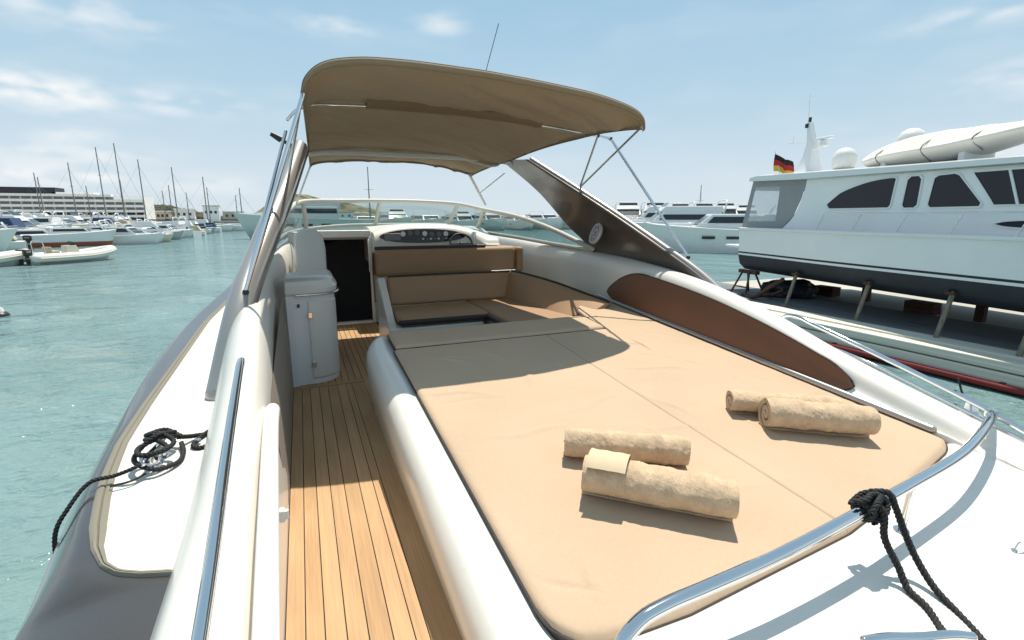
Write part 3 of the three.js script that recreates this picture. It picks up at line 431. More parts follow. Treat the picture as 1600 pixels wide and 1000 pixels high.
// ---------------------------------------------------------------- sun pad cushions (loose, lie on the deck)
{
  const r = rng(31), folds = [];
  for (let i = 0; i < 34; i++) { const x = .65 + 2.3 * r(), z = -1.15 - 2.4 * r(), a = r() * Math.PI, l = .06 + .2 * r() * r(); folds.push([x, z, Math.cos(a), Math.sin(a), l, .008 + .014 * r(), (.0015 + .0035 * r()) * (r() < .7 ? 1 : -1)]); }
  // longer pulls that start at the seams and the front edge
  for (const [x, z, a, l, h] of [[.72, -2.75, .35, .22, .006], [.78, -2.62, .2, .18, -.004], [1.2, -3.35, 1.15, .22, .006], [1.34, -3.3, 1.25, .26, -.005], [1.6, -3.28, 1.9, .2, .005], [1.02, -2.15, .1, .2, .005], [1.5, -2.35, -.25, .25, .004], [2.2, -2.7, .4, .28, .004], [2.4, -3.2, .9, .2, .005], [1.9, -2.2, 1.4, .2, .004], [.9, -3.3, .9, .2, .005]]) folds.push([x, z, Math.cos(a), Math.sin(a), l, .016, h]);
  const relief = (x, z) => {
    let h = .012 * (fbm(x * 2.2, 5, z * 2.2, 3) - .5) + .003 * (fbm(x * 9, 2, z * 6, 2) - .5);
    for (const [fx0, fz0, c, s, l, w, a] of folds) { const dx = x - fx0, dz = z - fz0, u = dx * c + dz * s, v = -dx * s + dz * c + .02 * Math.sin(u * 14); if (Math.abs(u) < l * 2 && Math.abs(v) < w * 4) h += 1.8 * a * Math.exp(-((v / w) ** 2)) * Math.exp(-((u / l) ** 2)); }
    return h;
  };
  const cushion = (label, x0, x1, aft, front, thick, lift, nu, nv, seam = 0) => {   // seam: +1 / -1 the side that butts against its neighbour
    const g = base('sunpad_cushion', label, 'cushion', [0, 0, 0], 'tan sun pad cushions');
    const par = (n) => { const e = [0, .004, .012, .026, .05]; const o = [...e]; for (let i = 1; i < n; i++) o.push(.05 + .9 * i / n); return [...o, .95, .974, .988, .996, 1]; };
    const us = par(nu), vs = par(nv), R = .03;
    const at = (u, v) => { const x = mix(x0, x1, u), a = aft(x), f = front(x), z = mix(a, f, v); return [x, z, Math.min(u * (x1 - x0), (1 - u) * (x1 - x0)), Math.min(v, 1 - v) * Math.abs(f - a)]; };
    const top = (u, v) => { const [x, z, du, dv] = at(u, v); const q = (d) => d >= R ? 0 : R * (1 - Math.sqrt(Math.max(0, 1 - (1 - d / R) ** 2))); const sq = (d) => d >= .009 ? 0 : .009 * (1 - Math.sqrt(Math.max(0, 1 - (1 - d / .009) ** 2))), onSeam = (seam > 0 && u > .5) || (seam < 0 && u < .5); const e = Math.min(R, Math.hypot(onSeam ? sq(du) : q(du), q(dv))); return [x, padY(z) + lift - e + .0035 * (vnoise(x * 21, z * 21, 4) - .5) * Math.exp(-Math.min(du, dv) / .05) * clamp(Math.min(du, dv) / .012) + relief(x, z) * clamp(Math.min(onSeam ? 1 : du, dv) / .08), z]; };
    mesh('cover', grid(us.length - 1, vs.length - 1, (i, j) => top(us[i], vs[j]), { uv: (q) => [q[0], q[2]] }), padFabric, g);
    const ring = [...us.map((u) => top(u, 0)), ...vs.slice(1).map((v) => top(1, v)), ...us.slice(0, -1).reverse().map((u) => top(u, 1)), ...vs.slice(1, -1).reverse().map((v) => top(0, v))];
    mesh('side_band', loft([0, .5, 1].map((k) => ring.map(([x, y, z]) => [x, y - (thick - R) * k - .0005, z])), { closed: true }), darkVinyl, g);
    const nU = us.length, nV = vs.length, n = ring.length, seq = [];
    if (seam > 0) { for (let i = nU + nV - 2; i <= n + nU - 1; i++) seq.push(ring[i % n]); } else if (seam < 0) { for (let i = 0; i <= 2 * nU + nV - 3; i++) seq.push(ring[i]); } else seq.push(...ring);
    const pip = seq.filter((_, i) => i % 2 === 0).map(([x, y, z]) => new THREE.Vector3(x, y + .003, z));
    mesh('piping', new THREE.TubeGeometry(new THREE.CatmullRomCurve3(pip, !seam), 500, .0058, 6, !seam), darkVinyl, g);
    return g;
  };
  cushion('large tan sun pad half beside the teak walkway, with two rolled towels on it', .57, 1.822, lut([[.57, -1.17], [.585, -1.1], [.61, -1.055], [.65, -1.02], [.71, -1.002], [.8, -.995], [1, -.993], [1.82, -1.065]]), () => -3.655, .062, 0, 80, 150, 1);
  cushion('large tan sun pad half against the brown oval panel of the coaming', 1.8235, 3.02, lut([[1.83, -1.066], [2.4, -1.18], [2.9, -1.3], [2.98, -1.335], [3.02, -1.37]]), lut([[2.425, -3.655], [2.445, -4.05], [2.5, -4.3], [2.6, -4.45], [2.75, -4.6], [3.02, -4.7]]), .062, 0, 80, 150, -1);
  cushion('narrow tan cushion strip across the forward end of the sun pad', .585, 2.425, () => -3.668, lut([[.585, -4.03], [.62, -4.06], [2.425, -4.06]]), .062, .012, 90, 24);
}
// ---------------------------------------------------------------- rolled towels
{
  const towel = (label, A, B, Rr, turns, seed, spin, opt = {}) => {
    const a = new THREE.Vector3(...A), b = new THREE.Vector3(...B), L = a.distanceTo(b), g = base('rolled_towel', label, 'towel', [(A[0] + B[0]) / 2, (A[1] + B[1]) / 2, (A[2] + B[2]) / 2], 'rolled tan towels on the sun pad');
    const ax = b.clone().sub(a).normalize(), side = new THREE.Vector3().crossVectors(ax, new THREE.Vector3(0, 1, 0)).normalize(), up = new THREE.Vector3().crossVectors(side, ax);
    const n = 110 * turns | 0, th = Rr / (turns + .5) * .86, nl = 150;
    const mid = (k) => { const t = k / n, rad = Rr - (turns) * (1 - t) * (Rr * .93 / turns) - th * .45, an = spin + t * turns * 2 * Math.PI; return [Math.max(.006, rad), an]; };
    const ring = (u) => {   // ribbon outline: outer edge out, inner edge back
      const o = [], e = Math.min(u, 1 - u) * L, puff = 1 - .07 * Math.exp(-e / .02) + .035 * (fbm(u * 6, seed, 2, 3) - .5) * 2;
      const put = (k, s) => {
        const [rad, an] = mid(k), end = Math.min(1, (n - k) / 8, (k + 1) / 8), telescope = (fbm(k * .025, seed, u > .5 ? 5 : 9, 2) - .5) * .018;
        let q = (rad + s * th * .46 * (.35 + .65 * end)) * puff; const d = 1 + .05 * (fbm(Math.cos(an) * 2 + seed, Math.sin(an) * 2, u * 7, 3) - .5) * 2;
        q *= d; const f = .0022 * (vnoise(k * .8, s * 3 + seed, u * 130) - .5) * (s > 0 ? 1 : .3) + .0022 * (vnoise(k * .28, seed, u * 60) - .5) + .009 * (fbm(k * .06, seed + 4, u * 16, 3) - .5);
        let x = (q + f) * Math.cos(an), y = (q + f) * Math.sin(an); if (y < -Rr * .86) y = -Rr * .86 + (y + Rr * .86) * .25; y *= .93; if (s > 0 && y > 0) y *= 1 - .05 * fbm(u * 4, seed + 9, an * .3, 2);
        const w = (u - .5) * L + (u < .5 ? -1 : 1) * Math.abs(telescope) * step(.42, .5, Math.abs(u - .5)) + (opt.skew || 0) * (k / n) * .03;
        return [side.x * x + up.x * y + ax.x * w, side.y * x + up.y * y + ax.y * w, side.z * x + up.z * y + ax.z * w];
      };
      for (let k = 0; k <= n; k++) o.push(put(k, 1)); for (let k = n; k >= 0; k--) o.push(put(k, -1)); return o;
    };
    const rings = []; for (let j = 0; j <= nl; j++) rings.push(ring(j / nl));
    const gs = [loft(rings, { closed: true })];
    for (const e of [0, nl]) { const R0 = rings[e], m = R0.length; gs.push(grid(1, n, (i, k) => i ? R0[m - 1 - k] : R0[k])); }   // spiral end faces
    mesh('terry_cloth', gs, towelMat, g);
    return { g, put: (an, u, q) => { const x = q * Math.cos(an), y = q * Math.sin(an) * .95, w = (u - .5) * L; return [side.x * x + up.x * y + ax.x * w, side.y * x + up.y * y + ax.y * w, side.z * x + up.z * y + ax.z * w]; }, L };
  };
  const t1 = towel('rolled tan towel with a pale woven border band and small ring tag', [.985, .474, -1.605], [1.43, .449, -1.25], .107, 2.35, 3, 2.55);
  // flat woven border of the towel, lying round one end, and its ring tag
  mesh('border_band', loft(stations(.03, .30, 10).map((u) => stations(.25 * Math.PI, 1.12 * Math.PI, 22).map((an) => t1.put(an, u - .02 * Math.cos(an), .1115 + .0015 * Math.sin(u * 60))))), towelBand, t1.g);
  { const c = t1.put(1.16 * Math.PI, .13, .113), tg = new THREE.TorusGeometry(.011, .0035, 8, 24); tg.rotateY(.68).translate(...c); mesh('ring_tag', tg, plasticWhite, t1.g); }
  towel('thinner rolled tan towel lying behind the one with the woven band', [1.06, .474, -1.90], [1.54, .455, -1.635], .085, 2.2, 8, .4);
  towel('thick rolled tan towel without a band, nearest the starboard coaming', [2.185, .484, -1.77], [2.635, .463, -1.51], .107, 2.45, 14, 1.9);
  towel('rolled tan towel mostly hidden behind the thick plain towel by the coaming', [2.16, .48, -1.985], [2.65, .463, -1.70], .086, 2.3, 21, 2.9);
}
// ---------------------------------------------------------------- bimini top
{
  const bim = base('bimini_top', 'tan fabric bimini sun canopy on stainless tube frame above the cockpit', 'canopy');
  const aft = spline([[.075, 2.285, -3.78], [.10, 2.37, -3.75], [.2, 2.452, -3.68], [.43, 2.488, -3.58], [.98, 2.468, -3.47], [1.675, 2.428, -3.43], [2.26, 2.383, -3.5], [2.60, 2.335, -3.6], [2.71, 2.295, -3.66], [2.75, 2.245, -3.70]], 60);
  const fwd = spline([[.17, 2.12, -7.0], [.2, 2.165, -7.0], [.4, 2.21, -7.02], [.68, 2.23, -7.03], [1.0, 2.242, -7.04], [1.5, 2.24, -7.02], [1.9, 2.19, -6.97], [2.15, 2.125, -6.92], [2.22, 2.10, -6.9], [2.25, 2.07, -6.88]], 60);
  const left = lut([[0, 0], [1, 0]]), rEdge = lut([[0, 0], [.15, .0], [.3, .06], [.55, .09], [.72, .12], [.85, .05], [1, 0]]);
  const nv = 120, f = (u, v) => {
    const i = Math.min(59, Math.floor(u * 60)), t = u * 60 - i, a = aft[i].map((q, k) => mix(q, aft[i + 1][k], t)), b = fwd[i].map((q, k) => mix(q, fwd[i + 1][k], t));
    const x = mix(a[0], b[0], v) + (u > .5 ? (u - .5) * 2 * (rEdge(v)) : 0), z = mix(a[2], b[2], v);
    const bows = [0, .32, .80, 1]; let sag = 0; for (let k = 0; k < 3; k++) if (v >= bows[k] && v <= bows[k + 1]) sag = Math.sin(Math.PI * (v - bows[k]) / (bows[k + 1] - bows[k]));
    const cr = Math.sin(Math.PI * u), pa = x * .75 + z * 1.15, pb = x * 1.1 - z * .6, fo = (k, sd) => { const n = vnoise(pa * k + .8 * vnoise(x * 2, sd, z * 2), pb * k * .16, sd); return Math.pow(1 - Math.abs(2 * n - 1), 2.2); }; let y = mix(a[1], b[1], v) + .115 * Math.pow(1 - cr, 3) * Math.pow(Math.sin(Math.PI * v), .7) + .085 * Math.sin(Math.PI * Math.min(1, v * 1.25)) * Math.pow(cr, .5) - .03 * sag * Math.pow(cr, .6) + .018 * (fbm(x * 1.5 + z * 2.2, 4, z * .6, 3) - .5) * cr + .011 * Math.sin((x * 11 + z * 7) + 5 * fbm(x * 1.6, 1, z * 1.6, 2)) * (step(0, .1, v) * Math.exp(-v * 4) * (.4 + step(.55, .95, u)) + .6 * Math.exp(-(((v - .32) / .15) ** 2)) * Math.abs(u - .5)) * Math.sqrt(cr) - Math.pow(cr, .35) * (.048 * fo(4, 3) + .022 * fo(9, 8)) * (.35 + .9 * Math.exp(-v * 2.5)) * step(0, .12, v) + .012 * Math.sin(u * 60 + v * 8) * step(0, .1, v) * Math.exp(-u * 9) * Math.exp(-v * 2) * Math.sqrt(cr);
    return [x, y, z];
  };
  const U = stations(0, 1, 140), V = stations(0, 1, nv);
  mesh('canopy_fabric', loft(V.map((v) => U.map((u) => f(u, v)))), canopyFabric, bim);
  // hemmed lip along the aft edge and a narrow hem down the sides
  mesh('aft_hem', loft(U.map((u) => { const [x, y, z] = f(u, 0); const o = []; for (let k = 0; k <= 10; k++) { const a = -.6 + k / 10 * 4.2; o.push([x, y - .016 + .021 * Math.cos(a), z + .004 + .021 * Math.sin(a)]); } o.push([x, y - .05, z - .012]); return o; })), canopyFabric, bim);
  for (const u of [0, 1]) mesh('side_hem', loft(V.map((v) => { const [x, y, z] = f(u, v); const s = u ? 1 : -1; return [[x, y + .003, z], [x + s * .006, y - .004, z], [x + s * .003, y - .03, z], [x - s * .004, y - .032, z]]; })), canopyFabric, bim);
  mesh('front_hem', loft(U.map((u) => { const [x, y, z] = f(u, 1); return [[x, y + .003, z], [x, y - .004, z - .006], [x, y - .03, z - .002], [x, y - .032, z + .006]]; })), canopyFabric, bim);
  const edge = (v, d) => U.map((u) => { const q = f(u, v); return [q[0], q[1] - d, q[2]]; });
  mesh('edge_binding', tube(edge(0, -.004).filter((_, i) => i % 4 === 0).map(([x, y, z]) => [x, y + .003, z + .0]), .007, { rad: 6, seg: 120 }), canopyDark, bim);
  // sewn sleeve that holds the middle bow
  const bowY = lut([[.4, 2.398], [.72, 2.408], [1.4, 2.398], [2.04, 2.355], [2.6, 2.303]]), bowZ = lut([[.4, -4.6], [.72, -4.6], [1.4, -4.56], [2.04, -4.52]]);
  mesh('bow_sleeve', loft(stations(.356, .667, 36).map((u) => { const [x, y, z] = f(u, .30), by = bowY(x) - .018, bz = bowZ(x), o = []; for (let k = 0; k <= 12; k++) { const t = k / 12 * 2 - 1; o.push([x, mix(by, y - .016 + .02 * Math.pow(Math.abs(t), 8), Math.pow(Math.abs(t), 1.6)), mix(bz, z, Math.abs(t)) - t * .085]); } return o; })), canopyDark, bim);
  const midBow = [[-.03, 2.26, -4.62], [.04, 2.335, -4.62], [.14, 2.378, -4.61], [.4, 2.398, -4.6], [.72, 2.408, -4.6], [1.4, 2.398, -4.56], [2.04, 2.355, -4.52], [2.6, 2.303, -4.5], [2.95, 2.265, -4.5]];
  mesh('middle_bow', tube(midBow, .0125, { rad: 10, seg: 110 }), steel, bim);
  const fb = edge(.80, .022).filter((_, i) => i % 10 === 0); mesh('front_bow', tube(fb, .012, { rad: 10, seg: 80 }), plasticWhite, bim);
  const ab = edge(.004, .02).filter((_, i) => i % 10 === 0); mesh('aft_bow', tube(ab, .0125, { rad: 10, seg: 80 }), steel, bim);
  const bar = (name, a, b, r = .0125, m = steel) => mesh(name, tube([a, b], r, { rad: 10 }), m, bim);
  bar('strut', [2.95, 2.265, -4.5], [3.36, 1.13, -3.74], .0135); bar('strut', [2.745, 2.25, -3.71], [2.90, 1.815, -5.0], .011); bar('strut', [2.80, 2.285, -4.5], [2.90, 1.815, -5.0], .011);
  bar('strut', [.085, 2.29, -3.78], [-.36, 1.03, -3.62], .0145); bar('strut', [-.05, 2.17, -4.62], [-.37, 1.0, -3.62], .0135); bar('strut', [.08, 2.3, -3.8], [-.06, 1.85, -5.0], .011);
  bar('front_leg', [2.235, 2.06, -6.89], [2.62, 1.68, -7.35], .021, plasticWhite); bar('front_leg', [2.46, 1.83, -7.15], [2.64, 2.08, -6.6], .010, plasticWhite); bar('front_leg', [.17, 2.11, -6.99], [-.02, 1.68, -7.4], .012, plasticWhite);
  for (const [x, y, z] of [[2.95, 2.265, -4.5], [2.9, 1.81, -5.0], [3.36, 1.12, -3.735], [2.8, 2.285, -4.5], [-.36, 1.02, -3.62]]) mesh('hinge', new THREE.SphereGeometry(.02, 12, 8).translate(x, y, z), plasticBlack, bim);
}
// ---------------------------------------------------------------- ropes
function ropeGeo(pts, r, lay = .05, seg = 0) {   // three strands laid round one another
  const c = new THREE.CatmullRomCurve3(pts.map((q) => new THREE.Vector3(...q)), false, 'centripetal'), L = c.getLength(), n = seg || Math.min(420, Math.ceil(L / .006)), fr = c.computeFrenetFrames(n, false), P0 = c.getSpacedPoints(n), out = [];
  for (let s = 0; s < 3; s++) {
    const q = P0.map((p, i) => { const a = s * 2.0944 + (L * i / n) / lay * 2 * Math.PI; return p.clone().addScaledVector(fr.normals[i], Math.cos(a) * r * .5).addScaledVector(fr.binormals[i], Math.sin(a) * r * .5); });
    out.push(new THREE.TubeGeometry(new THREE.CatmullRomCurve3(q), n, r * .56, 7, false));
  }
  return merge(out);
}
{
  const g = base('knotted_rope', 'black rope knotted round the steel aft rail, both ends hanging towards the stern', 'rope');
  // loops round the rail (rail axis runs along d at the knot)
  const c = new THREE.Vector3(1.715, .521, -.956), d = new THREE.Vector3(.99, 0, -.12).normalize(), u = new THREE.Vector3(0, 1, 0), w = new THREE.Vector3().crossVectors(d, u);
  const at = (a, k, R) => { const p = c.clone().addScaledVector(d, k).addScaledVector(u, Math.cos(a) * R).addScaledVector(w, Math.sin(a) * R); return [p.x, p.y, p.z]; };
  const coil = []; for (let i = 0; i <= 60; i++) { const a = i / 60 * Math.PI * 2 * 3.2; coil.push(at(a, -.042 + .084 * i / 60 + .006 * Math.sin(a * .7), .030)); }
  mesh('coil', ropeGeo(coil, .0105, .045), ropeBlack, g);
  const over = [at(-.3, -.06, .036), at(.2, -.035, .05), at(.1, 0, .054), at(.35, .035, .048), at(.9, .05, .044), at(1.7, .02, .046), at(2.2, -.03, .044)]; mesh('cross_turn', ropeGeo(over, .0105, .045), ropeBlack, g);
  const o2 = [at(1.2, -.05, .036), at(.7, -.02, .053), at(.4, .03, .05), at(-.2, .045, .044), at(-.9, .03, .044), at(-1.6, -.02, .044)]; mesh('cross_turn', ropeGeo(o2, .0105, .045), ropeBlack, g);
  mesh('hanging_end', ropeGeo([at(.5, -.01, .05), at(1.4, .0, .05), [1.72, .45, -.893], [1.725, .37, -.84], [1.715, .325, -.80], [1.70, .315, -.74], [1.66, .305, -.68], [1.60, .33, -.62]], .0115, .045), ropeBlack, g);
  mesh('hanging_end', ropeGeo([at(-.2, .03, .05), at(.5, .066, .06), [1.79, .53, -.91], [1.80, .46, -.88], [1.80, .385, -.83], [1.79, .33, -.765], [1.775, .305, -.695], [1.74, .295, -.62], [1.66, .3, -.54]], .0115, .045), ropeBlack, g);
}
{
  const g = base('mooring_rope', 'black mooring rope wound in figure eights on the port deck cleat and led overboard', 'rope');
  const k = (x, y, z) => [-.668 + x, .425 + y, -2.52 + z];
  mesh('turns', ropeGeo([k(-.02, .075, .12), k(.05, .08, .06), k(.0, .1, 0), k(-.055, .085, -.06), k(-.01, .08, -.13), k(.06, .075, -.08), k(.02, .105, -.01), k(-.055, .09, .05), k(-.03, .085, .115), k(.045, .085, .1), k(.07, .09, .02), k(.01, .118, -.03), k(-.06, .09, -.1), k(.0, .085, -.155), k(.07, .06, -.11)], .0105, .045, 300), ropeBlack, g);
  mesh('turns', ropeGeo([k(.07, .03, -.1), k(.095, .02, 0), k(.09, .02, .1), k(.03, .03, .16), k(-.04, .05, .13), k(-.07, .06, .05), k(.0, .12, .01), k(.06, .1, -.07)], .0105, .045), ropeBlack, g);
  mesh('loose_loop', ropeGeo([k(.06, .06, -.1), k(.1, .035, -.15), k(.15, .02, -.185), k(.2, .02, -.15), k(.205, .02, -.07), k(.16, .018, -.03), k(.125, .02, -.06), k(.13, .02, -.13), k(.17, .03, -.2)], .0115, .045), ropeBlack, g);
  mesh('led_line', ropeGeo([k(.0, .07, .15), k(-.05, .055, .17), k(-.12, .03, .155), k(-.2, .02, .16), [-.93, .375, -2.30], [-.962, .31, -2.26], [-.962, .1, -2.22], [-.93, -.5, -2.1], [-.88, -1.2, -1.9]], .0085, .045), ropeBlack, g);
  mesh('led_line', ropeGeo([k(-.01, .02, .16), k(-.05, .016, .2), k(-.12, .012, .21)], .005, .02), ropeBlack, g);
}

// ---------------------------------------------------------------- fender outside our starboard rail
{
  const f = base('boat_fender', 'white inflated fender hung outside the starboard rail above the water', 'fender', [3.80, .02, -1.62]);
  mesh('body', new THREE.LatheGeometry([[0, -.3], [.07, -.28], [.1, -.2], [.105, 0], [.1, .16], [.075, .24], [.035, .29], [.03, .33], [0, .335]].map(([a, b]) => new THREE.Vector2(a, b)), 24), plasticWhite, f);
  mesh('lanyard', tube([[0, .33, 0], [-.1, .37, .02], [-.3, .45, .08], [-.43, .58, .1]], .006, { rad: 6, seg: 16 }), ropeBlack, f);
}
// ---------------------------------------------------------------- quay
{
  const q = mesh('quay', [bx(40, .9, 25.4, 9.95 + 20.1, -1.17, -.3)], concrete); tag(q, 'concrete boatyard quay beside the channel', 'quay', null, 'structure');
  mesh('coping', rbox(.55, .16, 25.4, .02, 10.19, -.785, -.3), quayFace, q);
  mesh('lower_coping', rbox(.3, .22, 25.4, .02, 10.07, -1.0, -.3), quayFace, q);
  mesh('painted_shade_strip', bx(2.3, .02, 25.2, 11.9, -.709, -.3), P({ color: lin(.27, .29, .32), roughness: .95, map: rept(concreteTex, .5), bumpMap: rept(concreteTex, .5), bumpScale: .006 }), q);  // shade of the propped yacht, painted as a darker blue-grey slab
  mesh('kerb', rbox(.5, .05, 25.4, .015, 10.45, -.69, -.3), quayFace, q);
  mesh('red_fender_band', tube([[9.87, -1.10, -13], [9.87, -1.10, 12]], .06, { rad: 8 }), redPaint, q);
  for (let i = 0; i < 9; i++) mesh('band_clamp', rbox(.09, .14, .07, .01, 9.9, -1.1, -12 + 2.7 * i), rust, q);
}
// ---------------------------------------------------------------- yacht ashore on props
{
  const y0 = .7, g = base('yacht_ashore', 'white motor yacht with navy bottom propped ashore, dark arched side windows', 'yacht', [11.594, -.7, -11.115]); g.rotation.y = -99.56 * D;
  const yard = P({ color: lin(.84, .845, .84), roughness: .3, clearcoat: .6, clearcoatRoughness: .1, map: rept(grainTex, .3) });
  const hb = (s) => s < 7 ? mix(2.1, 2.3, sm(clamp(s / 4))) : 2.3 * Math.sqrt(Math.max(0, 1 - Math.pow((s - 7) / 8.1, 2.2)));
  const S = [...stations(0, 7, 14), ...stations(7.5, 15, 20)], sheer = (s) => 1.14 + .12 * sm(clamp((s - 7) / 8));
  const prof = [[.5, .985], [.75, .992], [1.0, 1], [1.12, 1.0]];
  const sec = (pts) => loft(S.map((s) => { const h = hb(s), a = pts(s), L = a.map(([y, k]) => [s, y + y0, -2.3 + h * k]), R = [...a].reverse().map(([y, k]) => [s, y + y0, -2.3 - h * k]); return [...L, ...R]; }));
  const band = (pts, name, m) => { for (const q of [1, -1]) mesh(name, loft(S.map((s) => pts(s).map(([y, k]) => [s, y + y0, -2.3 + q * hb(s) * k]))), m, g); };
  band((s) => [[.5, .985], [.8, .992], [sheer(s) - .02, 1]], 'topside', yard);
  band((s) => [[sheer(s) - .03, 1.0], [sheer(s) - .02, 1.02], [sheer(s) + .04, 1.02], [sheer(s) + .05, 1.0], [sheer(s) + .05, .95]], 'rubbing_strake', plasticWhite);
  band(() => [[.455, .984], [.502, .986]], 'dark_stripe', navyPaint); band(() => [[.405, .986], [.457, .986]], 'boot_stripe', plasticWhite);
  band((s) => [[.406, .984], [.15, .95], [-.02, .86], [-.09, .7], [-.15, .25], [-.17, .04], [-.18, 0]], 'underwater_hull', navyPaint);
  mesh('transom', [plate([[0, 1.16 + y0, -.2], [0, .42 + y0, -.24], [0, -.1 + y0, -.8], [0, -.15 + y0, -2.3], [0, -.1 + y0, -3.8], [0, .42 + y0, -4.36], [0, 1.16 + y0, -4.4]], .03)], yard, g);
  mesh('deck', loft(S.map((s) => [[s, sheer(s) + y0 + .01, -2.3 + hb(s)], [s, sheer(s) + y0 + .05, -2.3], [s, sheer(s) + y0 + .01, -2.3 - hb(s)]])), yard, g);
  mesh('swim_platform', rbox(.9, .08, 3.8, .03, -.42, .62 + y0, -2.3), plasticWhite, g);
  const ext = (pts, z, depth, bev = 0, holes = []) => { const s = new THREE.Shape(pts.map(([a, b]) => new THREE.Vector2(a, b + y0))); for (const h of holes) s.holes.push(new THREE.Path(h.map(([a, b]) => new THREE.Vector2(a, b + y0)))); return new THREE.ExtrudeGeometry(s, { depth, bevelEnabled: bev > 0, bevelSize: bev, bevelThickness: bev, bevelOffset: -bev, bevelSegments: 2 }).translate(0, 0, z); };
  const cur = (pts, n = 40) => new THREE.SplineCurve(pts.map((q) => new THREE.Vector2(...q))).getPoints(n).map((v) => [v.x, v.y]);
  mesh('deckhouse', ext([[1.45, 1.15], ...cur([[1.55, 1.22], [1.85, 1.5], [2.07, 1.94], [2.16, 2.40]], 14), [6.9, 2.33], [7.9, 1.62], [11, 1.45], [11.6, 1.15]], -4.25, 3.9, .04), yard, g);
  const win = (pts) => { const cx = pts.reduce((a, q) => a + q[0], 0) / pts.length, cy = pts.reduce((a, q) => a + q[1], 0) / pts.length, mx = Math.max(...pts.map((q) => Math.abs(q[0] - cx))), my = Math.max(...pts.map((q) => Math.abs(q[1] - cy))), big = pts.map(([a, b]) => [cx + (a - cx) * (1 + .028 / mx), cy + (b - cy) * (1 + .028 / my)]); const w = mesh('window', ext(pts, -.318, .018, 0), smokedGlass, g); mesh('frame', ext(big, -.318, .028, .004, [pts]), plasticWhite, w); };
  win([[2.93, 1.70], ...cur([[2.88, 1.77], [3.05, 1.90], [3.27, 2.04], [3.73, 2.18], [4.1, 2.245], [4.42, 2.265], [4.50, 2.24]], 20), [4.49, 2.18], [4.45, 1.72], [4.40, 1.675], [2.98, 1.675]]);
  win([[4.74, 1.665], [4.70, 1.72], [4.735, 2.2], [4.80, 2.265], [4.95, 2.265], [5.01, 2.2], [5.0, 1.72], [4.94, 1.665]]);
  win([[5.25, 1.665], [5.2, 1.72], [5.25, 2.2], [5.32, 2.245], [5.6, 2.255], [5.68, 2.22], [6.1, 1.73], [6.08, 1.67]]);
  win([[5.9, 2.25], [6.86, 2.25], [7.5, 1.80], [7.4, 1.69], [6.3, 1.69], [6.24, 1.78]]);
  win(cur([[6.35, 1.375], [6.55, 1.42], [7.0, 1.44], [7.6, 1.43], [7.8, 1.375], [7.6, 1.32], [7.0, 1.31], [6.55, 1.33], [6.35, 1.375]], 40));
  for (const x of [6.62, 7.2]) mesh('mullion', ext([[x, 1.69], [x + .04, 1.69], [x - .16, 2.25], [x - .2, 2.25]], -.302, .022), plasticWhite, g);
  mesh('windscreen', plate([[6.93, 2.28 + y0, -.6], [7.86, 1.68 + y0, -.6], [7.86, 1.68 + y0, -4.0], [6.93, 2.28 + y0, -4.0]].reverse(), .02), smokedGlass, g);
  const roof = mesh('roof', loft(stations(.14, 4.46, 20).map((t) => { const z = -t, e = Math.pow(Math.abs((t - 2.3) / 2.16), 4), c = .10 * (1 - e); return [[.22 + .1 * e, 2.46 + y0, z], [.24 + .08 * e, 2.54 + c * .6 + y0, z], [.6, 2.575 + c + y0, z], [4.5, 2.47 + c + y0, z], [6.9, 2.42 + c + y0, z], [7.15 - .3 * e, 2.37 + c * .5 + y0, z], [7.1 - .3 * e, 2.33 + y0, z], [2, 2.39 + y0, z], [.22 + .1 * e, 2.455 + y0, z]]; }), { crease: .5 }), yard, g);
  for (const z of [-.15, -4.465]) mesh('roof_edge', ext([[.3, 2.458], [.33, 2.545], [.6, 2.575], [4.5, 2.47], [6.75, 2.42], [6.85, 2.37], [6.8, 2.335], [2, 2.392]], z, .015), plasticWhite, g);
  // canvas enclosure of the aft cockpit with clear panels
  const enc = [[-.05, 1.19], [.28, 2.45], [2.16, 2.385], [2.06, 1.94], [1.86, 1.52], [1.5, 1.19]], hole = [[.16, 1.36], [.36, 2.3], [1.30, 2.27], [1.26, 1.37]];
  for (const z of [-.33, -4.27]) { mesh('canvas_side', ext(enc, z, .012, 0, [hole]), canvasGrey, g); mesh('clear_panel', ext(hole, z + .003, .004), P({ color: lin(.86, .88, .9), roughness: .25, transmission: .75, thickness: 0 }), g); }
  mesh('aft_canvas', [rbox(.02, .36, 3.9, .005, 0, 1.32 + y0, -2.3).rotateZ(0), rbox(.02, .3, 3.9, .005, .24, 2.36 + y0, -2.3)], canvasGrey, g);
  for (const z of [-.34, -2.3, -4.26]) mesh('canvas_post', tube([[-.05, 1.15 + y0, z], [.27, 2.46 + y0, z]], .03, { rad: 8 }), canvasGrey, g);
  mesh('cockpit_locker', rbox(1.2, .5, 3.4, .06, .75, 1.3 + y0, -2.3), plasticWhite, g);
  // stanchions and guard wire
  for (let i = 0; i < 9; i++) { const s = 2.82 + i * 1.0; mesh('stanchion', tube([[s, 1.17 + y0, -2.3 + hb(s) * .96], [s + .16, 1.56 + y0, -2.3 + hb(s) * .95]], .012, { rad: 6 }), steel, g); }
  mesh('guard_rail', tube(stations(2.98, 11, 10).map((s) => [s, 1.565 + y0, -2.3 + hb(s) * .95]), .012, { rad: 6, seg: 40 }), steel, g);
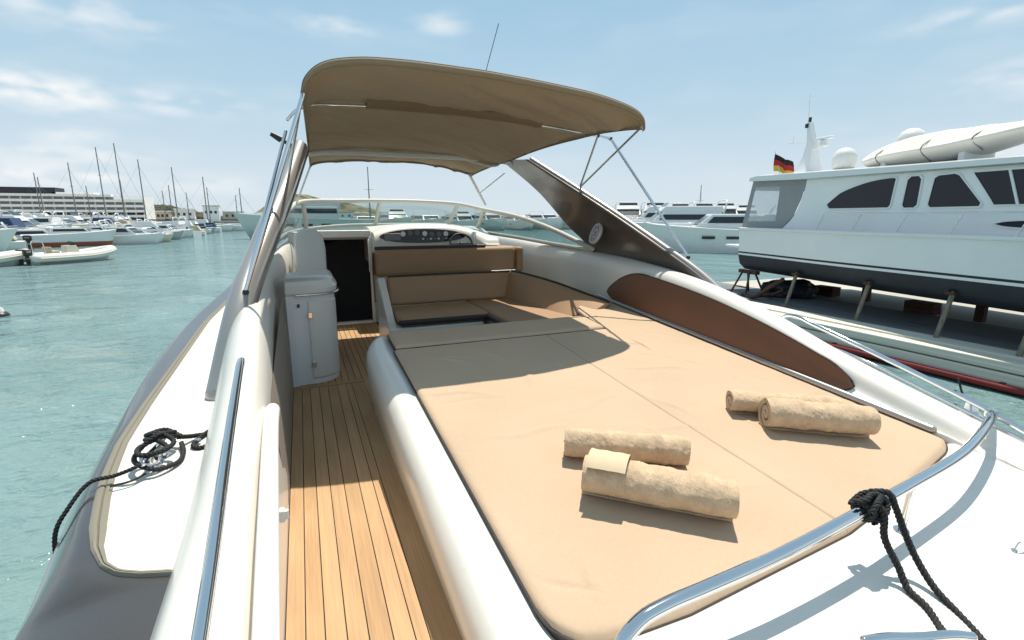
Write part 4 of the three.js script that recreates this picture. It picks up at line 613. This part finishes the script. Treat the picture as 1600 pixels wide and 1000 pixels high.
  // mast, radar and domes on the roof
  mesh('mast', [loft([[.76, .36, .3, 2.6], [.8, .24, .22, 2.75], [.84, .16, .13, 3.1], [.82, .1, .09, 3.45], [.74, .07, .07, 3.75], [.68, .06, .06, 4.0]].map(([s, w, d, y]) => [[s - w, y + y0, -1.6 - d], [s + w * .9, y + y0, -1.6 - d], [s + w * .9, y + y0, -1.6 + d], [s - w, y + y0, -1.6 + d]]), { closed: true, cap1: true, crease: .4 })], plasticWhite, g);
  mesh('mast_light', [cyl(.06, .06, .1, .64, 3.92 + y0, -1.55, 12), cyl(.035, .035, .12, .66, 4.08 + y0, -1.6, 10)], plasticBlack, g);
  mesh('whip_antenna', tube([[.6, 4.0 + y0, -1.6], [.56, 4.75 + y0, -1.6]], .008, { rad: 5 }), plasticWhite, g);
  mesh('yard_arm', [tube([[0, 3.55 + y0, -1.6], [.75, 3.52 + y0, -1.6]], .014, { rad: 6 }), tube([[.12, 3.55 + y0, -1.6], [.12, 3.72 + y0, -1.6]], .01, { rad: 6 })], plasticWhite, g);
  mesh('radar_scanner', [rbox(.55, .07, .14, .03, 1.22, 3.52 + y0, -1.6), cyl(.1, .14, .14, 1.2, 3.4 + y0, -1.6, 14), rbox(.4, .04, .1, .01, 1.05, 3.32 + y0, -1.6)], plasticWhite, g);
  const domeG = (r) => new THREE.LatheGeometry([[0, -.02], [r * .85, -.02], [r * .95, .05], [r, .12], [r, r * .95], [r * .92, r * 1.3], [r * .7, r * 1.62], [r * .36, r * 1.82], [0, r * 1.88]].map(([a, b]) => new THREE.Vector2(a, b)), 28);
  const dm = P({ color: lin(.74, .73, .69), roughness: .4 });
  mesh('satellite_dome', domeG(.27).translate(1.93, 2.69 + y0, -1.6), dm, g); mesh('satellite_dome', domeG(.30).translate(2.78, 3.0 + y0, -2.6), dm, g);
  const tn = base('covered_tender', 'dinghy under a cream canvas cover on the roof of the yacht ashore', 'dinghy', [11.594, -.7, -11.115]); tn.rotation.y = -99.56 * D;
  const A = slut([[2.42, .02], [2.6, .28], [3.2, .55], [4.0, .66], [5.0, .62], [5.9, .46], [6.4, .2], [6.6, .02]]), Tp = slut([[2.42, 2.84], [2.6, 2.98], [3.2, 3.14], [4.0, 3.23], [5.0, 3.22], [5.9, 3.2], [6.6, 3.18]]), Bo = slut([[2.42, 2.78], [2.7, 2.62], [3.4, 2.58], [4.4, 2.60], [5.2, 2.74], [6.0, 2.94], [6.6, 3.12]]);
  mesh('cover', loft(stations(2.42, 6.6, 44).map((s) => { const a = A(s), t = Tp(s), b = Bo(s), z = -1.7, m = mix(b, t, .42), wr = .012 * Math.sin(s * 9) + .02 * (fbm(s * 5, 2, 3, 3) - .5); return spline([[s, b, z], [s, b + .03, z + a * .5], [s, m - .06, z + a * .97 + wr], [s, m, z + a * 1.02], [s, m + .05, z + a * .9 + wr], [s, t - .03, z + a * .35], [s, t + wr, z], [s, t - .03, z - a * .35], [s, m + .05, z - a * .9], [s, m, z - a], [s, b + .03, z - a * .5], [s, b, z]], 40).map(([x, y, q]) => [x, y + y0, q]); })), coverFabric, tn);
  for (const s of [3.2, 4.3, 5.2]) mesh('cover_strap', tube(spline([[s, Bo(s), -1.7 + A(s) * .5], [s, mix(Bo(s), Tp(s), .42), -1.7 + A(s) * 1.03], [s, Tp(s) + .01, -1.7]], 12).map(([x, y, z]) => [x, y + y0, z]), .012, { rad: 6, seg: 14 }), trimBeige, tn);
  mesh('chock', [rbox(.12, .25, .9, .02, 3.3, 2.58 + y0 - .02, -1.7), rbox(.12, .3, .8, .02, 4.9, 2.62 + y0 - .02, -1.7)], plasticWhite, tn);
  // ensign
  const fl = base('ensign_flag', 'small black, red and gold striped ensign flying above the yacht ashore', 'flag', [11.594, -.7, -11.115]); fl.rotation.y = -99.56 * D;
  const stripe = (k) => grid(14, 4, (i, j) => { const u = i / 14, v = (k + j / 4) / 3; return [-.55 + .72 * u + .08 * v, 3.32 - .5 * v - .30 * u * (1 - .15 * v) + y0 + .03 * Math.sin(u * 9), -1.6 + .06 * Math.sin(u * 10 + v * 2)]; });
  mesh('black_stripe', stripe(0), P({ color: lin(.01, .01, .012), roughness: .8 }), fl); mesh('red_stripe', stripe(1), P({ color: lin(.42, .02, .02), roughness: .8 }), fl); mesh('gold_stripe', stripe(2), P({ color: lin(.72, .42, .03), roughness: .8 }), fl);
  mesh('flagstaff', tube([[-.12, 2.4 + y0, -1.6], [-.56, 3.4 + y0, -1.6]], .012, { rad: 6 }), plasticWhite, fl);
  // props under the hull
  const ord = ['first', 'second', 'third', 'fourth', 'fifth'], toW = (s, z) => { const a = -99.56 * D; return [11.594 + s * Math.cos(a) + z * Math.sin(a), -.7, -11.115 - s * Math.sin(a) + z * Math.cos(a)]; };
  [2.37, 4.36, 6.01, 7.28].forEach((s, i) => {
    const p = base('hull_prop', `weathered post propping the ashore yacht's near side, ${ord[i]} counted from its stern`, 'prop', toW(s, .04), 'props under the yacht ashore');
    p.rotation.y = -99.56 * D; const h = .79 + .03 * i;
    mesh('post', tube([[0, .02, .02], [.03, h, -.16]], .042, { rad: 8 }), weathered, p); mesh('foot', bx(.24, .03, .2, 0, .015, .02), weathered, p); mesh('pad', bx(.16, .05, .16, .03, h, -.16), rust, p);
  });
  [1.2, 3.9, 6.6].forEach((s, i) => { const p = base('keel_block', `dark timber keel block under the ashore yacht, ${ord[i]} counted from its stern`, 'block', toW(s, -2.3), 'blocks under the yacht ashore'); for (let k = 0; k < 2; k++) mesh('timber', rbox(.34, .125, .6, .01, 0, .065 + k * .13, 0), rust, p); mesh('prop', rbox(.16, .8, .16, .01, 0, .4, 1.1), rust, p); });
  const tr = base('steel_trestle', 'rusty steel trestle with splayed legs under the stern of the yacht ashore', 'trestle', toW(.3, -.4)); tr.rotation.y = -99.56 * D;
  for (const [x, z] of [[-.3, .3], [.35, .3], [-.3, -.3], [.35, -.3]]) mesh('leg', tube([[x, 0, z], [x * .45, .62, z * .3]], .028, { rad: 6 }), rust, tr);
  mesh('head_beam', rbox(.75, .1, .14, .01, .02, .62, 0), rust, tr); mesh('brace', tube([[-.25, .2, .25], [.3, .2, .25]], .02, { rad: 6 }), rust, tr);
  const jk = base('rusty_cradle', 'bent rusty cradle frame lying on the quay under the ashore yacht', 'cradle', toW(1.5, .1)); jk.rotation.y = -99.56 * D;
  mesh('beam', tube([[-.7, .05, 0], [-.1, .08, .1], [.35, .4, .05], [.6, .62, -.1]], .055, { rad: 7, seg: 24 }), rust, jk); mesh('beam', tube([[-.6, .05, -.5], [0, .12, -.35], [.4, .3, -.3]], .05, { rad: 7, seg: 20 }), rust, jk); mesh('cross_piece', tube([[0, .1, .12], [-.02, .12, -.4]], .04, { rad: 6 }), rust, jk);
  const sk = base('cloth_heap', 'dark crumpled tarpaulin heap beneath the stern of the yacht ashore', 'tarpaulin', toW(1.0, -1.2));
  mesh('folds', (() => { const q = new THREE.IcosahedronGeometry(.5, 5), p = q.attributes.position; for (let i = 0; i < p.count; i++) { const x = p.getX(i), y = p.getY(i), z = p.getZ(i), k = .55 + .95 * fbm(x * 4 + 2, y * 4, z * 4, 4); p.setXYZ(i, x * k * 1.5, Math.max(0, y * k * .6 + .16), z * k * 1.2); } q.computeVertexNormals(); return q; })(), navyPaint, sk);
}
// ---------------------------------------------------------------- boats afloat
const WL = -1.2;
const hullWhite = P({ color: lin(.76, .755, .73), roughness: .35, clearcoat: .4, map: rept(grainTex, .3) }), hullCream = P({ color: lin(.68, .62, .50), roughness: .4, map: rept(grainTex, .3) }), hullGrey = P({ color: lin(.40, .42, .42), roughness: .4 }), hullGreen = P({ color: lin(.56, .61, .57), roughness: .3, clearcoat: .5 }), hullRed = P({ color: lin(.30, .075, .035), roughness: .5 }), hullNavy = P({ color: lin(.02, .03, .055), roughness: .3, clearcoat: .6 }), darkWin = P({ color: lin(.02, .024, .03), roughness: .1 }), mastAlu = P({ color: lin(.22, .21, .20), roughness: .45, metalness: .4 }), canvasBlue = P({ color: lin(.03, .06, .13), roughness: .9 }), canvasBeige = P({ color: lin(.5, .42, .3), roughness: .9 }), tubeGrey = P({ color: lin(.66, .64, .58), roughness: .6 });
function hullGeo(L, B, F, o = {}) {   // bow towards +x, waterline at y = 0
  const S = stations(0, 1, 16), bow = o.rake ?? .1;
  return loft(S.map((t) => { const w = B / 2 * (t < .5 ? mix(.86, 1, sm(t * 2)) : Math.sqrt(Math.max(0, 1 - Math.pow((t - .5) / .5, 2.4)))), f = F * (1 + .35 * t * t), q = (k, y) => [t * L * (1 - bow) + bow * L * t * clamp((y + .3) / (f + .3)), y, w * k]; return [q(.55, -.35), q(.84, .0), q(.93, f * .5), q(1, f), q(.96, f + .02), q(.5, f + .06), q(0, f + .07), q(-.5, f + .06), q(-.96, f + .02), q(-1, f), q(-.93, f * .5), q(-.84, 0), q(-.55, -.35)]; }), { cap0: true, crease: .5 });
}
function stripeGeo(L, B, F, y0, y1, o = {}) { const bow = o.rake ?? .1; return merge([1, -1].map((sd) => loft(stations(0, 1, 16).map((t) => { const w = B / 2 * (t < .5 ? mix(.86, 1, sm(t * 2)) : Math.sqrt(Math.max(0, 1 - Math.pow((t - .5) / .5, 2.4)))), f = F * (1 + .35 * t * t), q = (y) => { const k = y < f * .5 ? mix(.84, .93, y / (f * .5)) : mix(.93, 1, (y - f * .5) / (f * .5)); return [t * L * (1 - bow) + bow * L * t * clamp((y + .3) / (f + .3)), y, sd * (w * k + .012)]; }; return [q(y0), q(y1)]; })))); }
function house(x0, x1, y0, y1, w, rakeA, rakeF) { return loft([-1, -.96, .96, 1].map((k, i) => { const e = i === 0 || i === 3 ? .06 : 0; return [[x0, y0, k * w / 2], [x0 + rakeA + e, y1 - e, k * w / 2 * .9], [x1 - rakeF - e, y1 - e, k * w / 2 * .9], [x1, y0, k * w / 2]]; }), { crease: .4, cap0: true, cap1: true }); }
function cruiser(name, label, pos, head, o) {
  const { L = 9, B = 3, F = 1, hull = hullWhite, fly = false, stripe = null, arch = true, canvas = null, group = 'boats moored in the marina' } = o;
  const g = base(name, label, 'boat', [pos[0], WL, pos[1]], group); g.rotation.y = head;
  mesh('hull', hullGeo(L, B, F).translate(-L / 2, 0, 0), hull, g);
  if (stripe) mesh('hull_stripe', stripeGeo(L, B, F, F * .04, F * .42).translate(-L / 2, 0, 0), stripe, g);
  const y = F * 1.08, hh = o.house ?? .32 * F + .55, x0 = -L * .22, x1 = L * .24;
  mesh('cabin', house(x0, x1, y - .1, y + hh, B * .78, .1, hh * 1.3), hull === hullRed ? hullWhite : hullWhite, g);
  for (const s of [-1, 1]) { const m = mesh('side_window', plate([[x0 + .25, y + hh * .42, s * (B * .378 + .01)], [x1 - hh * 1.05, y + hh * .42, s * (B * .378 + .01)], [x1 - hh * 1.42, y + hh * .82, s * (B * .36 + .012)], [x0 + .3, y + hh * .82, s * (B * .36 + .012)]], .01), darkWin, g); }
  mesh('windscreen', plate([[x1 - hh * .42, y + hh * .3, -B * .33], [x1 - hh * .42, y + hh * .3, B * .33], [x1 - hh * 1.16, y + hh * .9, B * .32], [x1 - hh * 1.16, y + hh * .9, -B * .32]], .02), darkWin, g);
  mesh('foredeck_trunk', house(x1 - .3, L * .40, y - .05, y + .28 * F, B * .5, .1, .6), hullWhite, g);
  if (fly) { mesh('flybridge', house(x0 - .2, x1 - hh * 1.1, y + hh, y + hh + .55, B * .68, .2, .5), hullWhite, g); mesh('flybridge_screen', plate([[x1 - hh * 1.1 - .45, y + hh + .5, -B * .28], [x1 - hh * 1.1 - .45, y + hh + .5, B * .28], [x1 - hh * 1.1 - .8, y + hh + .85, B * .26], [x1 - hh * 1.1 - .8, y + hh + .85, -B * .26]], .02), darkWin, g); }
  if (arch) mesh('radar_arch', tube([[x0 + .2, y + hh * .2, -B * .38], [x0 - .3, y + hh + (fly ? .9 : .5), -B * .33], [x0 - .35, y + hh + (fly ? 1.05 : .62), 0], [x0 - .3, y + hh + (fly ? .9 : .5), B * .33], [x0 + .2, y + hh * .2, B * .38]], .07, { rad: 6, seg: 24 }), hullWhite, g);
  if (canvas) mesh('cockpit_canopy', house(-L * .42, x0 + .2, y + .1, y + hh * .98, B * .74, .35, .05), canvas, g);
  if (L > 11) for (const sd of [-1, 1]) for (let k = 0; k < 3; k++) { const xx = L * (-.12 + .13 * k), w = B / 2 * .97; mesh('hull_window', rbox(L * .07, F * .13, .03, .03, xx, F * .72, sd * w), darkWin, g); }
  mesh('bow_rail', tube([[L * .1, y + .45, B * .42], [L * .3, y + .52, B * .33], [L * .455, y + .62, 0], [L * .3, y + .52, -B * .33], [L * .1, y + .45, -B * .42]], .022, { rad: 5, seg: 24 }), steel, g);
  return g;
}
function sailboat(label, pos, head, L, H, group = 'sailing boats in the marina') {
  const g = base('sailing_boat', label, 'boat', [pos[0], WL, pos[1]], group); g.rotation.y = head;
  mesh('hull', hullGeo(L, L * .3, L * .095).translate(-L / 2, 0, 0), hullWhite, g); mesh('cabin', house(-L * .2, L * .18, L * .1, L * .1 + .5, L * .17, .2, .6), hullWhite, g);
  mesh('mast', new THREE.CylinderGeometry(.07, .1, H, 8).translate(L * .08, H / 2 + .8, 0), mastAlu, g); mesh('boom', tube([[L * .07, 2.0, 0], [-L * .3, 2.05, 0]], .1, { rad: 6 }), canvasBlue, g);
  for (const k of [.45, .72]) mesh('spreader', tube([[L * .08, H * k, -.7], [L * .08, H * k, .7]], .03, { rad: 4 }), mastAlu, g);
  mesh('forestay', tube([[L * .47, L * .12, 0], [L * .085, H * .97, 0]], .016, { rad: 4 }), mastAlu, g); mesh('backstay', tube([[-L * .48, L * .1, 0], [L * .075, H * .99, 0]], .009, { rad: 4 }), mastAlu, g);
  return g;
}
function outboard(parent, x, z) { const e = mesh('outboard_engine', [rbox(.55, .5, .38, .12, x, .95, z), rbox(.22, .9, .18, .05, x - .05, .35, z), rbox(.35, .08, .28, .02, x - .1, .02, z)], plasticBlack, parent); mesh('engine_badge', [rbox(.3, .06, .39, .01, x, 1.0, z), rbox(.2, .09, .3, .02, x - .05, .5, z)], silverPaint, parent); }
{
  // inflatable with two black outboards, and the bow of another at the frame edge
  const rib = (label, x, z, head, k) => {
    const g = base('inflatable_boat', label, 'boat', [x, WL, z], 'inflatable boats by the channel'); g.rotation.y = head; g.scale.setScalar(k);
    mesh('tube', tube([[-3.0, .5, 1.0], [-1, .5, 1.12], [1, .55, 1.08], [2.3, .72, .7], [3.0, .86, 0], [2.3, .72, -.7], [1, .55, -1.08], [-1, .5, -1.12], [-3.0, .5, -1.0]], .34, { rad: 14, seg: 70 }), tubeGrey, g);
    mesh('rubbing_strip', tube([[-2.9, .5, 1.36], [-1, .5, 1.47], [1, .55, 1.43], [2.55, .74, .93], [3.36, .88, 0], [2.55, .74, -.93], [1, .55, -1.43], [-1, .5, -1.47], [-2.9, .5, -1.36]], .05, { rad: 6, seg: 70 }), hullCream, g);
    mesh('hull', hullGeo(5.6, 1.9, .35).translate(-2.7, 0, 0), hullWhite, g); mesh('console', house(-.6, .5, .5, 1.35, .8, .1, .35), hullCream, g); mesh('console_screen', plate([[.12, 1.3, -.35], [.12, 1.3, .35], [-.05, 1.65, .32], [-.05, 1.65, -.32]], .01), darkWin, g);
    mesh('seat', [rbox(.6, .5, 1.0, .08, -1.4, .75, 0), rbox(.15, .4, 1.0, .05, -1.7, 1.1, 0)], canvasBeige, g); mesh('bow_cushion', rbox(1.1, .18, 1.2, .06, 1.4, .62, 0), canvasBeige, g);
    mesh('light_arch', tube([[-2.2, .7, .75], [-2.3, 1.7, .65], [-2.3, 1.78, 0], [-2.3, 1.7, -.65], [-2.2, .7, -.75]], .03, { rad: 6, seg: 24 }), steel, g);
    outboard(g, -3.2, .4); outboard(g, -3.2, -.4); return g;
  };
  rib('pale inflatable boat with twin black outboards and tan seats, nearest moored boat across the channel', -12.9, -38.4, .85, .74);
  rib('rounded pale bow of an inflatable cut by the picture edge', -16.6, -36.2, .5, .75);
  const bu = base('mooring_buoy', 'small dark buoy with a pale cap floating alone in the channel', 'buoy', [-7.85, WL, -17.9]); mesh('float', new THREE.SphereGeometry(.22, 20, 14).scale(1, .7, 1), plasticBlack, bu); mesh('cap', [cyl(.09, .12, .1, 0, .18, 0, 14), new THREE.TorusGeometry(.05, .015, 6, 16).translate(0, .27, 0)], plasticWhite, bu);
  cruiser('cabin_cruiser', 'broad white cruiser with a long dark window band, behind the inflatables', [-25.5, -48], .12, { L: 12.5, B: 4, F: 1.35, stripe: null, canvas: null, house: 1.15 });
  cruiser('open_motorboat', 'white motorboat with a rust red lower hull', [-19.2, -57.6], .35, { L: 6.6, B: 2.4, F: 1.1, stripe: hullRed, arch: false, house: .5 });
  const ordw = ['first', 'second', 'third', 'fourth', 'fifth', 'sixth', 'seventh', 'eighth', 'ninth', 'tenth', 'eleventh', 'twelfth', 'thirteenth', 'fourteenth', 'fifteenth', 'sixteenth'];
  const r = rng(404), hulls = [hullWhite, hullWhite, hullWhite, hullCream, hullWhite, hullGrey, hullWhite], cans = [canvasBeige, canvasBlue, null, canvasBeige, canvasGrey, canvasBlue];
  const zs = [-52, -60.6, -62.8, -65, -67.4, -70.5, -73.5, -77, -80.5, -84, -88, -92, -96, -100, -104, -108];
  zs.forEach((z, i) => {
    const L = 5.6 + 2.4 * r(), xb = z > -56 ? -20.5 : -12.6 - .6 * r(); const g = cruiser(i % 2 ? 'cabin_cruiser' : 'open_motorboat', `${i % 7 === 3 ? 'cream' : 'white'} motorboat in the marina row along the channel, ${ordw[i]} from the near end`, [xb - L / 2, z], (r() - .5) * .7 + (r() < .45 ? Math.PI : 0), { L, B: 2.2 + .4 * r(), F: .6 + .25 * r(), hull: hulls[i % 7], fly: r() < .35 && i > 3, canvas: cans[i % 6], arch: r() < .7, group: 'marina row along the channel' });
    if (i < 4) outboard(g, (g.rotation.y > 2 ? -1 : 1) * L / 2 * (g.rotation.y > 2 ? 1 : -1) - .1, .2);
  });
  for (let i = 0; i < 14; i++) { const z = -50 - i * 4.2 - r(), L = 7.5 + 3 * r(); cruiser('motor_cruiser', `white cruiser in the second marina row, ${ordw[i]} from the near end`, [-22.5 - L / 2 - 2 * r(), z], (r() - .5) * .2 + (r() < .4 ? Math.PI : 0), { L, B: 3.2 + .5 * r(), F: 1.1 + .4 * r(), hull: hulls[(i + 3) % 7], fly: r() < .5, canvas: cans[(i + 2) % 6], group: 'second marina row' }); }
  for (let i = 0; i < 14; i++) { const z = -56 - i * 4.4, L = 9 + 4 * r(); cruiser('motor_cruiser', `white cruiser in the rear marina row below the hotel, ${ordw[i]} from the near end`, [-35 - L / 2 - 3 * r(), z], (r() - .5) * .2, { L, B: 3.4, F: 1.2 + .4 * r(), fly: r() < .5, canvas: cans[(i + 1) % 6], group: 'rear marina row' }); }
  const masts = [[-29.9, -105, 13.2, 'tallest-looking mast pair, its nearer mast'], [-27.4, -105, 14, ''], [-24.4, -105, 11.5, ''], [-33.8, -105, 10.6, ''], [-19.7, -105, 10.4, ''], [-15.2, -105, 8.9, ''], [-9.9, -108, 7.2, ''], [-40.5, -112, 8.6, ''], [-23, -118, 8, '']];
  const mn = ['with a tall dark mast in front of the hotel', 'with the highest mast, just beside the tall dark one', 'whose slim mast stands by the hotel end', 'whose pale mast stands over the hotel middle', 'whose mast rises over the wooded hill', 'whose mast rises between hill and open gap', 'with the small mast nearest the green yacht bow', 'with the short mast under the dark penthouse', 'with the faint short mast behind the hill mast'];
  masts.forEach(([x, z, h], i) => sailboat(`white sailing boat ${mn[i]}`, [x - .8, z], .1 * (i % 3 - 1), 8 + h * .2, h * .98));
  const more = [[-36.5, -118, 7.4], [-32, -121, 8.8], [-26, -124, 7.0], [-21.5, -122, 6.6], [-17.5, -120, 7.6], [-43, -116, 9.4], [-13, -125, 6.4], [-48, -112, 7.8]];
  more.forEach(([x, z, h], i) => sailboat(`small sailing boat in the far line of thin masts, ${ordw[i]} in that line`, [x, z], .15 * (i % 3 - 1), 7.5, h, 'far line of thin masts'));
  for (let i = 0; i < 10; i++) { const L = 5.5 + 1.8 * r(); cruiser('open_motorboat', `small motorboat between the first two marina rows, ${ordw[i]} from the near end`, [-20.5 - 2.5 * r() - i * .1, -59 - i * 4.6], (r() - .5) * 1.2 + (i % 2 ? Math.PI : 0), { L, B: 2.2, F: .6 + .2 * r(), hull: hulls[(i + 5) % 7], canvas: cans[(i + 3) % 6], arch: i % 2 === 0, group: 'small boats between the marina rows' }); }
  for (let i = 0; i < 6; i++) { const L = 14 + 4 * r(); cruiser('large_yacht', `tall white yacht in the quay behind the arch foot, ${ordw[i]} from the arch`, [44 + i * 5.4, -62 - i * .8], -Math.PI / 2 - .62 + (r() - .5) * .15, { L, B: 4.6, F: 1.9 + .5 * r(), fly: true, house: 1.5, canvas: cans[(i + 4) % 6], group: 'yachts behind the arch foot' }); }
  cruiser('large_yacht', 'large yacht with a pale green hull showing its high bow past the arch', [1.0, -69], Math.PI, { L: 16.5, B: 4.6, F: 2.3, hull: hullGreen, fly: true, house: 1.4, group: 'large yachts ahead of the bow' });
  // row ahead, seen through and above the windscreen
  for (let i = 0; i < 11; i++) { const x = 4 + i * 6.2 + r(), L = 13 + 4 * r(); cruiser('large_yacht', `white yacht in the row ahead of the bow, ${ordw[i]} from the channel side`, [x, -97 - 2 * r()], -Math.PI / 2 + (r() - .5) * .3, { L, B: 4.4 + .5 * r(), F: 1.5 + .4 * r(), fly: r() < .55, house: 1.1, canvas: cans[i % 6], group: 'large yachts ahead of the bow' }); }
  for (let i = 0; i < 5; i++) { const x = 52 + i * 6.5, L = 15 + 4 * r(); cruiser('large_yacht', `white yacht beyond the radar arch, ${ordw[i]} along its quay`, [x, -74 - i * 1.5], -Math.PI / 2 - .5 + (r() - .5) * .2, { L, B: 4.8, F: 2, fly: true, house: 1.35, group: 'yachts beyond the arch' }); }
  cruiser('large_yacht', 'long white yacht with grey hull side moored just beyond the radar arch foot', [33.5, -38.5], 2.62, { L: 15, B: 4.5, F: 1.75, hull: hullWhite, fly: true, house: 1.2, group: 'yachts beyond the arch' });
  cruiser('large_yacht', 'white yacht whose stern shows behind the yacht ashore', [30.5, -29.5], 2.5, { L: 13, B: 4.2, F: 1.6, hull: hullWhite, fly: false, house: 1.15, canvas: canvasBlue, group: 'yachts beyond the arch' });
  cruiser('large_yacht', 'white yacht moored behind the long grey sided one', [42, -52], 2.6, { L: 15, B: 4.6, F: 1.9, fly: true, house: 1.3, group: 'yachts beyond the arch' });
  sailboat('white sailing boat with a lone mast seen above the windscreen', [10.4, -84], 1.4, 10, 9.6); sailboat('white sailing boat whose faint mast stands beyond the arch foot', [75.6, -82], .6, 10, 8.2);
}
// ---------------------------------------------------------------- shore, hotel, hills
{
  const landTex = tex(512, 512, (u, v) => { const n = tfbm(u, v, 6, 141, 5), m = tfbm(u, v, 20, 147, 3); const g = step(.4, .62, n * .6 + m * .4); return [mix(.22, .065, g), mix(.185, .08, g), mix(.11, .035, g)]; }, false);
  const landM = P({ color: lin(1, 1, 1), roughness: 1, map: rept(landTex, 1 / 60) });
  const shore = mesh('shore', [bx(150, 2, 160, -112, -1.4 - .2, -205), bx(260, 1.6, 30, 85, -1.5, -135)], concrete); tag(shore, 'low stone shore behind the marina', 'shore', null, 'structure');
  const hill = (x0, x1, z0, z1, f) => grid(60, 24, (i, j) => { const x = mix(x0, x1, i / 60), z = mix(z0, z1, j / 24); return [x, -1 + f(x, z) , z]; }, { uv: (q) => [q[0], q[2]] });
  const bump = (x, z, cx, cz, rx, rz, h) => h * Math.exp(-(((x - cx) / rx) ** 2) - (((z - cz) / rz) ** 2)) * (.75 + .5 * fbm(x * .06, 3, z * .06, 4));
  const h1 = mesh('hills', hill(-140, -20, -270, -360, (x, z) => bump(x, z, -74, -310, 26, 30, 7.5) + bump(x, z, -110, -310, 30, 30, 5)), landM); tag(h1, 'low wooded hill beside the hotel', 'hill', null, 'structure');
  const h2 = mesh('hills', hill(-60, 90, -380, -520, (x, z) => bump(x, z, -4, -440, 24, 45, 20) + bump(x, z, 40, -450, 30, 40, 12)), landM); tag(h2, 'distant dark headland beyond the channel', 'hill', null, 'structure');
  // scrub on the hill: many small leaf clumps
  const leaf = new THREE.IcosahedronGeometry(.9, 1), lm = P({ color: lin(.075, .075, .038), roughness: 1 }), N = 700, im = new THREE.InstancedMesh(leaf, lm, N), r = rng(88), M = new THREE.Matrix4(), c = new THREE.Color();
  for (let i = 0; i < N; i++) { const x = -74 + (r() + r() - 1) * 60, z = -285 - 40 * r(), y = -1 + bump(x, z, -74, -310, 26, 30, 7.5) + .3, s = .7 + 1.1 * r(); M.makeRotationY(r() * 6).scale(new THREE.Vector3(s * (1 + r()), s * (.8 + .6 * r()), s)); M.setPosition(x, y, z); im.setMatrixAt(i, M); const k = .6 + .8 * r(); im.setColorAt(i, c.setRGB(k, k * (.9 + .2 * r()), k)); }
  im.name = 'scrub_vegetation'; scene.add(im); tag(im, 'dark green scrub and pines covering the hill beside the hotel', 'vegetation', null, 'stuff');
  // hotel
  const hotel = base('hotel_building', 'long low white hotel with dark window bands and a black penthouse above the marina', 'building', [-99, -1.2, -232]);
  const wallM = P({ color: lin(.86, .84, .80), roughness: .9 }), glassM = P({ color: lin(.22, .22, .225), roughness: .25 }), dkM = P({ color: lin(.022, .024, .03), roughness: .6 });
  mesh('core', bx(90, 10, 14, 0, 5, -8), wallM, hotel);
  for (let f = 0; f < 5; f++) {
    const y = 1.4 + f * 1.85; mesh('balcony_band', bx(91 - (f > 3 ? 12 : 0), .85, 2.2, f > 3 ? -4 : 0, y + 1.35, -.4), wallM, hotel);
    for (let k = 0; k < 30; k++) { const x = -43.5 + 3 * k; if (f > 3 && x > 35) continue; mesh('window', bx(2.35, .95, .2, x, y + .48, -.9), f < 2 ? dkM : glassM, hotel); }
  }
  for (let k = 0; k < 16; k++) mesh('pier', bx(.35, 3.6, .6, -45 + 6 * k, 1.8, .9), wallM, hotel);
  mesh('penthouse', bx(16, 2.6, 8, 11, 11.5, -5), dkM, hotel); mesh('chimney', bx(2.2, 3.4, 3, -.5, 11.8, -5), dkM, hotel); mesh('roof_wall', bx(12, 1.2, 6, 24, 10.6, -4), wallM, hotel);
  const hs = [[-62, -250, 6, 5, 5], [-52, -252, 5, 4, 6], [-45, -255, 7, 5, 4], [-36, -262, 6, 6.5, 5], [-28, -266, 8, 4, 6], [8, -300, 10, 5, 6], [22, -300, 12, 4, 6]];
  const hm = [wallM, P({ color: lin(.5, .42, .33), roughness: .9 }), hullWhite];
  hs.forEach(([x, z, w, h, d], i) => { const b = base('harbour_house', `small pale house on the far shore, ${['first', 'second', 'third', 'fourth', 'fifth', 'sixth', 'seventh'][i]} after the hotel end`, 'house', [x, -.6, z], 'houses on the far shore'); mesh('wall', bx(w, h, d, 0, h / 2, 0), hm[i % 3], b); mesh('roof', bx(w + .5, .35, d + .5, 0, h + .17, 0), hm[(i + 1) % 3], b); for (let k = 0; k < 3; k++) mesh('window', bx(.9, 1.1, .1, -w * .3 + k * w * .3, h * .6, d / 2 + .03), dkM, b); });
}

renderer.render(scene, camera);
